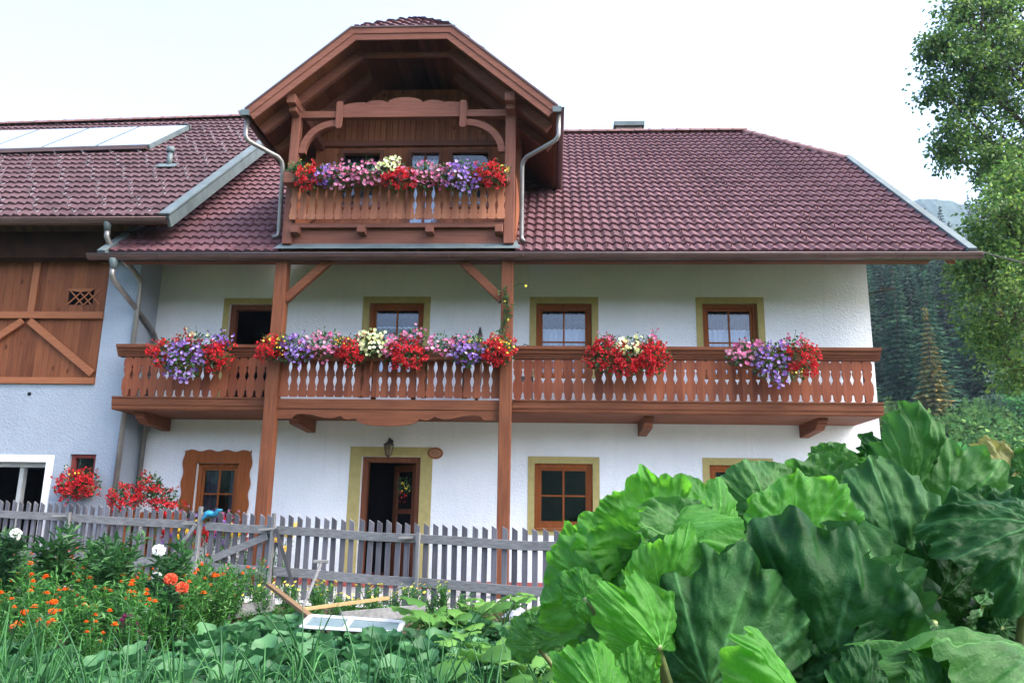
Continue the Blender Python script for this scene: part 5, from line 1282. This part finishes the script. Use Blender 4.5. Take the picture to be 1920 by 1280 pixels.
m.build('frame', m_plain('worn_white_paint', (.42, .43, .44), .7, .2, .15, 9, .002), cf, bevel=.004); MB().add([A_, B_, C_, D_], [(0, 1, 2, 3)]).build('pane', m_plain('dusty_greenhouse_pane', (.12, .17, .18), .25, .5, .15, 6), cf)
bk_ = thing('basket', 'white wire basket handle among the flowers near the orange dahlias', 'basket', (-3.75, -6.3, 0))
MB().tube([(-3.75 + .19 * cos(pi * k / 14), -6.3, .06 + .24 * sin(pi * k / 14)) for k in range(15)], .012, 7).build('handle', WHITE, bk_, smooth=True)
m = MB(); 
for zz, rr in ((.06, .19), (0.0, .17), (-.05, .15)): m.tube([(-3.75 + rr * cos(2 * pi * k / 20), -6.3 + rr * .7 * sin(2 * pi * k / 20), zz) for k in range(21)], .006, 5, False)
for k in range(16): m.tube([(-3.75 + .19 * cos(2 * pi * k / 16), -6.3 + .133 * sin(2 * pi * k / 16), .06), (-3.75 + .15 * cos(2 * pi * k / 16), -6.3 + .105 * sin(2 * pi * k / 16), -.05)], .004, 4, False)
m.build('bowl', WHITE, bk_)
m = MB(); m.grid(lambda u, v: Vector((-.55 + .36 * u, -4.65 + .22 * v, .10 + .09 * sin(pi * u) * sin(pi * v) + .02 * sin(u * 17 + v * 9))), 16, 10)
o = m.build('cloth', m_plain('grey_cloth', (.32, .33, .38), .9, .1, .3, 10), smooth=True); tag(o, 'crumpled grey cloth lying on the bed before the right fence', 'cloth'); o.modifiers.new('t', 'SOLIDIFY').thickness = .012
# red pots seen between the pickets at the left
pt = thing('red_bucket', 'bright red bucket standing behind the left fence', 'bucket', (-7.6, -1.05, .1))
MB().tube([(-7.6, -1.0, .1), (-7.6, -1.0, .62)], [.13, .17], 16).build('pail', m_plain('red_plastic', (.6, .06, .07), .4, .4, .1, 5), pt, smooth=False)
MB().tube([(-7.6 + .17 * cos(pi * k / 10), -1.02, .62 + .12 * sin(pi * k / 10)) for k in range(11)], .006, 5).build('handle', DARKM, pt)

# ------------------------------------------------------------------ RHUBARB
def m_rhu(name, top, low, trans, tcol, rough, sp_=.3):
    m, t, b = base(name, rough, sp_)
    at = nn(t, 'ShaderNodeAttribute', attribute_name='vein'); v = coords(t); f = noisetex(t, v, 9, 4); f2 = noisetex(t, v, 45, 5, .7)
    k = math_(t, 'ADD', math_(t, 'MULTIPLY', f, .7), math_(t, 'MULTIPLY', f2, .3))
    c1 = ramp(t, [(.35, low), (.65, top)], k)
    mx = nn(t, 'ShaderNodeMix', data_type='RGBA'); t.links.new(math_(t, 'MULTIPLY', at.outputs['Fac'], .55), mx.inputs[0]); t.links.new(c1, mx.inputs[6]); mx.inputs[7].default_value = (*[min(1, c * 2.6 + .03) for c in top], 1)
    t.links.new(mx.outputs[2], b.inputs['Base Color'])
    tr = nn(t, 'ShaderNodeBsdfTranslucent'); mt_ = nn(t, 'ShaderNodeMix', data_type='RGBA', blend_type='MULTIPLY'); mt_.inputs[0].default_value = .5
    mt_.inputs[6].default_value = (*tcol, 1); rr_ = ramp(t, [(.3, (.5, .6, .4)), (.7, (1, 1, 1))], k); t.links.new(rr_, mt_.inputs[7]); t.links.new(mt_.outputs[2], tr.inputs['Color'])
    ms = nn(t, 'ShaderNodeMixShader'); ms.inputs[0].default_value = trans; t.links.new(b.outputs[0], ms.inputs[1]); t.links.new(tr.outputs[0], ms.inputs[2])
    t.links.new(ms.outputs[0], t.nodes['Material Output'].inputs['Surface'])
    bp = nn(t, 'ShaderNodeBump'); bp.inputs['Distance'].default_value = .006; bp.inputs['Strength'].default_value = .7
    t.links.new(math_(t, 'ADD', f2, math_(t, 'MULTIPLY', at.outputs['Fac'], .6)), bp.inputs['Height']); t.links.new(bp.outputs[0], b.inputs['Normal']); t.links.new(bp.outputs[0], tr.inputs['Normal'])
    return m
RM = [m_rhu('backlit_rhubarb_leaf', (.06, .21, .026), (.026, .12, .014), .40, (.2, .62, .05), .5, .2),  # backlight painted in: brighter, yellower green for leaves lit from behind
      m_rhu('rhubarb_leaf', (.04, .135, .022), (.018, .078, .013), .30, (.10, .33, .05), .5, .2),
      m_rhu('shaded_rhubarb_leaf', (.012, .056, .012), (.005, .028, .006), .14, (.06, .26, .03), .42, .08),  # shade painted in: near-black green for leaves turned from the light
      m_rhu('yellowing_rhubarb_leaf', (.20, .20, .06), (.12, .13, .04), .35, (.4, .4, .1), .55),
      m_rhu('grey_green_rhubarb_leaf', (.028, .098, .024), (.012, .052, .012), .18, (.06, .22, .03), .5, .1)]
PET = m_plain('rhubarb_stalk', (.16, .20, .07), .45, .4, .3, 12)
def rhubarb_leaf(base_, tip, nrm, ws, droop, mi, seed, root, crown):
    rnd = random.Random(seed); B0, T0 = Vector(base_), Vector(tip); d = (T0 - B0); L = d.length; d.normalize()
    n = Vector(nrm); n = (n - d * n.dot(d)).normalized(); s = d.cross(n)
    an = rnd.uniform(-.3, .3) * (seed != 73); d, s = d * cos(an) + s * sin(an), s * cos(an) - d * sin(an)
    an = rnd.uniform(-.45, .45); n, s = n * cos(an) + s * sin(an), s * cos(an) - n * sin(an)
    fold = rnd.uniform(-.35, .45); curl = rnd.uniform(-.35, .5); bulge = rnd.uniform(-.3, .3)
    if seed == 73: fold = curl = bulge = 0
    veins = [0] + [sg_ * (a + rnd.uniform(-.08, .08)) for a in (.72, 1.45, 2.2) for sg_ in (-1, 1)]
    NT, NR = 170, 34; TH = 2.62; vs, at = [], []; ph = [rnd.uniform(0, 6.28) for _ in range(6)]; k1 = rnd.choice((13, 15, 17)); amp = L * rnd.uniform(.055, .085)
    for i in range(NT + 1):
        th = -TH + 2 * TH * i / NT; a = abs(th)
        Rr = L * (1 - .17 * (a / 1.2) ** 1.2 if a < 1.2 else .83 - .20 * (a - 1.2) / 1.4)
        Rr *= 1 + .16 * noise.noise(Vector((th * 1.7, seed, 0))) + .10 * noise.noise(Vector((th * 5, seed, 3))) + .03 * noise.noise(Vector((th * 12, seed, 5))) + .01 * noise.noise(Vector((th * 34, seed, 7)))
        Rr *= 1 + .04 * math.exp(-min(abs(th - v) for v in veins) ** 2 / .012)
        pass
        bend = noise.noise(Vector((th * .9, seed, 17)))
        for j in range(NR + 1):
            r = j / NR; th2 = th - .12 * sin(th) * r      # veins sweep forward
            dv = min(abs(th - v) for v in veins) * max(r, .06)
            vein = math.exp(-(dv / (.008 + .012 * (1 - r))) ** 2) * (1 if r > .02 else 1)
            # side veins
            nv = min(veins, key=lambda v: abs(th - v)); lx, ly = abs(sin(th - nv)) * r, cos(th - nv) * r
            sp = (ly - .85 * lx) / .13 + .25 * noise.noise(Vector((th * 4, r * 4, seed + 31))); sq_ = sp - math.floor(sp); sv = min(sq_, 1 - sq_)
            svn = math.exp(-(sv / .05) ** 2) * .5 * (r > .1); svz = math.exp(-(sv / .22) ** 2) * min(1, r * 4)
            ruf2 = 1.2 * noise.noise(Vector((th * 6 + r * 1.5, r * 3.5, seed + 13))) + .5 * noise.noise(Vector((th * 15, r * 6, seed + 15)))
            ruf = 1.1 * noise.noise(Vector((th * 2.4 + r * 1.3, r * 2.6, seed + 11)))
            x = sin(th2) * Rr * r * ws; y = cos(th2) * Rr * r
            puff = (1 - math.exp(-(dv / .10) ** 2)) * .045 * L * sin(pi * min(1, r * 1.02))
            z = puff + amp * (2.2 * r ** 2 * ruf + 2.8 * max(0, (r - .6) / .4) ** 1.5 * ruf2) - droop * L * (r * r) * (.35 + .65 * cos(th / 2) ** 2) + .30 * L * r * r * bend
            z += fold * L * r * abs(sin(th)) * .8 - curl * L * .5 * max(0, r * cos(th)) ** 3 + bulge * L * r * r
            z += .06 * L * noise.noise(Vector((x / L * 2.6, y / L * 2.6, seed))) + .034 * L * noise.noise(Vector((x / L * 8, y / L * 8, seed))) + .01 * L * noise.noise(Vector((x / L * 22, y / L * 22, seed)))
            z += .013 * L * (1 - svz) * sin(pi * min(1, r)) + .006 * L * noise.noise(Vector((x / L * 15, y / L * 15, seed + 5)))
            vs.append(B0 + d * y + s * x + n * z); at.append(min(1, vein * (1.1 - .5 * r) + svn * .5))
    fs = [(i * (NR + 1) + j, (i + 1) * (NR + 1) + j, (i + 1) * (NR + 1) + j + 1, i * (NR + 1) + j + 1) for i in range(NT) for j in range(NR)]
    me = bpy.data.meshes.new('leaf'); off = root.location; me.from_pydata([tuple(v - off) for v in vs], [], fs); me.materials.append(RM[mi])
    a_ = me.attributes.new('vein', 'FLOAT', 'POINT'); a_.data.foreach_set('value', at); me.shade_smooth()
    o = bpy.data.objects.new('leaf', me); COL.objects.link(o); o.parent = root
    c = Vector(crown) + Vector((rnd.uniform(-.12, .12), rnd.uniform(-.12, .12), 0)); mid = c.lerp(B0, .6) + Vector((0, 0, .05)) - n * .08
    m = MB(); m.tube([c, mid, B0 - n * .02 - d * .02, B0 + d * L * .06], [.016, .012, .009, .006], 8); m.build('stalk', PET, o, smooth=True)
RL = [
((0.144,-11.858,0.95),(0.003,-11.841,1.071),(-0.25,-0.97,0.14),1.00,0.25,0),
((0.225,-11.83,1.075),(0.18,-11.888,1.231),(0.05,-0.99,0.08),1.05,0.20,0),
((0.188,-11.763,0.995),(0.072,-11.77,1.137),(-0.15,-1.03,-0.03),0.95,0.20,0),
((0.38,-11.67,1.086),(0.431,-11.695,1.207),(0.24,-0.88,0.32),1.10,0.30,0),
((0.287,-11.908,0.979),(0.341,-11.882,1.106),(0.15,-1.01,-0.02),1.20,0.20,0),
((0.512,-11.914,1.06),(0.621,-11.922,1.212),(0.34,-0.87,0.32),0.95,0.35,0),
((0.563,-11.52,1.147),(0.548,-11.551,1.279),(0.05,-0.96,0.19),1.20,0.30,1),
((0.743,-11.412,1.165),(0.721,-11.447,1.315),(0.15,-0.94,0.1),1.20,0.30,1),
((0.882,-11.421,1.239),(0.859,-11.452,1.372),(0.15,-0.94,0.1),0.90,0.30,2),
((0.882,-11.615,1.19),(0.989,-11.7,1.362),(0.54,-0.82,0.13),0.55,0.15,1),
((0.989,-11.6,1.147),(1.1,-11.673,1.269),(0.33,-0.8,0.44),1.10,0.40,1),
((0.782,-11.788,1.019),(0.781,-11.841,1.257),(-0.05,-1.01,-0.07),0.85,0.20,4),
((0.486,-12.124,0.848),(0.442,-12.138,1.125),(0.1,-1.02,-0.02),1.00,0.15,2),
((0.278,-12.165,0.841),(0.183,-12.18,1.069),(-0.05,-1.03,0.02),0.95,0.20,4),
((0.363,-12.074,0.822),(0.343,-12.078,1.063),(0.05,-1.02,-0.02),0.90,0.20,2),
((0.623,-12.014,0.846),(0.738,-12.013,1.099),(0.25,-1.01,-0.02),0.90,0.20,4),
((0.956,-12.008,1.128),(0.802,-12.102,1.053),(-0.17,-0.77,0.65),0.90,0.50,2),
((1.015,-11.69,1.097),(1.091,-11.708,1.197),(0.24,-0.88,0.32),1.00,0.30,2),
((0.818,-11.879,0.976),(0.863,-11.901,1.088),(0.05,-0.96,0.19),1.00,0.30,2),
((0.687,-12.275,0.88),(0.535,-12.352,0.96),(-0.08,-0.69,0.77),0.60,0.50,1),
((0.799,-12.277,0.916),(0.661,-12.381,0.982),(0.02,-0.73,0.76),0.90,0.50,1),
((0.355,-12.441,0.855),(0.296,-12.515,0.943),(-0.06,-0.92,0.41),0.70,0.40,0),
((0.081,-12.298,0.841),(0.021,-12.316,0.903),(-0.06,-0.92,0.41),0.90,0.40,0),
((0.138,-12.244,0.84),(0.161,-12.258,0.906),(0.14,-0.88,0.31),0.80,0.40,0),
((0.153,-11.986,0.84),(0.079,-11.993,0.94),(-0.15,-1.0,0.08),0.80,0.30,1),
((1.458,-10.986,1.267),(1.405,-11.019,1.403),(0.05,-0.99,0.08),0.80,0.30,3),
((1.544,-10.981,1.269),(1.544,-11.01,1.395),(0.05,-0.99,0.08),0.80,0.30,1),
((0.633,-11.256,0.903),(0.632,-11.314,1.157),(0.05,-1.02,-0.02),1.10,0.20,2),
((0.386,-11.351,0.809),(0.326,-11.399,1.008),(0.05,-1.02,-0.02),1.10,0.20,2),
((0.932,-11.136,0.898),(0.899,-11.205,1.194),(0.05,-1.02,-0.02),1.10,0.20,2),
((1.245,-11.219,0.883),(1.244,-11.276,1.137),(0.05,-1.02,-0.02),1.10,0.20,2),
((1.06,-11.295,0.72),(1.059,-11.346,0.948),(0.05,-1.02,-0.02),1.10,0.20,2),
((0.679,-11.314,0.713),(0.678,-11.359,0.914),(0.05,-1.02,-0.02),1.10,0.20,2),
((1.217,-11.495,0.734),(1.216,-11.544,0.955),(0.05,-1.02,-0.02),1.10,0.20,2),
((0.451,-12.382,0.845),(0.482,-12.401,0.935),(0.15,-0.96,0.19),0.70,0.30,2),
((0.586,-12.323,0.843),(0.569,-12.342,0.924),(0.14,-0.98,0.29),0.90,0.30,4),
((0.799,-11.332,1.28),(0.845,-11.344,1.343),(0.15,-0.96,0.19),1.40,0.30,1),
((1.06,-11.302,1.209),(1.075,-11.328,1.329),(0.15,-0.96,0.19),1.30,0.30,1),
((1.266,-11.179,1.169),(1.249,-11.215,1.325),(0.15,-0.96,0.19),1.30,0.30,2),
((0.531,-11.424,1.169),(0.508,-11.445,1.254),(0.15,-0.96,0.19),1.30,0.30,2),
((0.041,-10.949,0.763),(0.023,-10.976,0.881),(0.05,-0.96,0.19),1.20,0.30,1),
((-0.047,-10.84,0.712),(-0.084,-10.865,0.817),(0.05,-0.96,0.19),1.20,0.30,1),
((0.29,-11.891,1.075),(0.208,-11.977,1.134),(-0.06,-1.01,0.82),0.89,0.38,0),
((0.214,-12.005,1.069),(0.287,-12.08,1.159),(0.33,-0.67,0.79),1.00,0.59,0),
((1.023,-11.562,1.018),(1.008,-11.563,1.137),(-0.22,-0.63,0.29),0.70,0.39,1),
((0.841,-11.632,1.069),(0.833,-11.635,1.178),(-0.19,-0.65,0.47),0.72,0.31,2),
((0.702,-11.785,1.082),(0.662,-11.817,1.195),(0.53,-0.65,0.24),0.85,0.36,4),
((0.525,-11.701,0.94),(0.485,-11.733,1.038),(0.36,-0.69,0.7),0.78,0.40,1),
((0.205,-12.094,0.99),(0.277,-12.161,1.072),(0.5,-1.02,0.65),0.81,0.35,0),
((0.657,-11.93,0.898),(0.55,-11.998,0.98),(0.14,-0.75,0.86),1.04,0.40,2),
((0.065,-12.019,0.97),(0.031,-11.997,1.036),(-0.16,-0.94,0.08),0.74,0.32,0),
((0.932,-11.472,0.943),(0.92,-11.564,1.09),(0.1,-0.51,0.39),1.05,0.50,1),
((0.26,-11.859,1.044),(0.192,-11.911,1.142),(-0.03,-0.77,0.63),0.71,0.38,0),
((0.28,-11.987,1.051),(0.187,-12.054,1.147),(-0.42,-0.92,0.85),1.02,0.50,1),
((0.704,-12.112,0.949),(0.635,-12.188,1.017),(0.41,-1.04,0.8),0.86,0.57,2),
((0.345,-11.982,1.0),(0.429,-11.956,1.105),(-0.13,-0.76,0.39),0.93,0.31,2),
((1.119,-11.499,1.099),(0.981,-11.568,1.192),(-0.3,-0.85,0.6),0.84,0.54,1),
((0.286,-11.754,1.054),(0.267,-11.747,1.16),(0.29,-0.6,0.42),0.77,0.50,0),
((0.353,-11.987,0.881),(0.354,-12.027,0.988),(-0.44,-0.75,0.06),0.79,0.53,4),
((0.118,-11.587,1.004),(0.05,-11.656,1.102),(-0.11,-0.92,0.07),0.98,0.39,0),
((0.345,-11.506,0.94),(0.263,-11.567,1.018),(0.15,-0.85,0.83),0.95,0.43,0),
((0.595,-12.038,0.886),(0.561,-12.145,1.017),(-0.35,-0.74,0.55),0.75,0.45,4),
((0.459,-11.536,0.931),(0.325,-11.59,1.013),(-0.16,-0.79,0.53),0.73,0.37,1),
((0.998,-11.613,1.026),(1.049,-11.629,1.187),(0.2,-0.7,0.61),0.90,0.58,4),
((0.596,-11.72,0.997),(0.513,-11.838,1.1),(0.12,-0.79,0.94),0.75,0.54,4),
((0.191,-12.186,0.903),(0.156,-12.262,1.001),(0.15,-0.64,0.15),0.83,0.35,0),
((0.961,-11.748,0.952),(0.851,-11.788,1.045),(-0.12,-0.65,0.81),0.87,0.47,4),
((0.944,-11.873,0.917),(0.987,-11.861,1.001),(0.21,-0.87,0.7),0.94,0.56,2),
((0.275,-11.977,0.978),(0.318,-12.02,1.069),(0.07,-0.76,0.52),1.04,0.39,0),
((0.463,-11.945,0.962),(0.449,-11.982,1.095),(0.09,-0.79,0.79),0.75,0.32,4),
((0.966,-11.88,0.855),(0.94,-11.871,0.96),(-0.38,-0.61,0.3),0.97,0.34,4),
((0.349,-11.531,1.002),(0.392,-11.65,1.099),(0.22,-1.0,0.49),0.79,0.53,0)]
rb1 = thing('rhubarb_plant', 'huge rhubarb plant with ruffled bright and dark green leaves filling the lower right', 'rhubarb', (.75, -12.0, gz(.75, -12)))
for i, (b_, t_, n_, ws, dr, mi) in enumerate(RL):
    rhubarb_leaf(b_, t_, n_, ws, dr, mi, i * 7 + 3, rb1, (.75, -12.0 if b_[1] < -11.6 else -11.3, gz(.75, -12)))

# ------------------------------------------------------------------ the wooded valley side behind the viewer
g = MB()
g.grid(lambda u, v: ((-260 + 520 * u), -60 - 190 * v, -1 + 30 * min(1, v * 1.5) ** 1.1 + (7 * noise.noise(Vector((u * 9, v * 5, 2))) + 3 * noise.noise(Vector((u * 40, v * 20, 4)))) * min(1, v * 4)), 120, 30)
tag(g.build('opposite_hillside', FARH), 'wooded valley side behind the viewer, mirrored in the window panes', kind='structure')
hz = MB().box(-520, 1420, -255, 1420, -3, 500).build('haze', MATS['dark_iron'])
hm = bpy.data.materials.new('haze'); hm.use_nodes = True; t = hm.node_tree
for n_ in list(t.nodes):
    if n_.type != 'OUTPUT_MATERIAL': t.nodes.remove(n_)
pv = t.nodes.new('ShaderNodeVolumePrincipled'); pv.inputs['Color'].default_value = (.62, .80, 1, 1); pv.inputs['Density'].default_value = .0003; pv.inputs['Anisotropy'].default_value = .2
t.links.new(pv.outputs[0], t.nodes['Material Output'].inputs['Volume'])
hz.data.materials.clear(); hz.data.materials.append(hm); hz['kind'] = 'stuff'
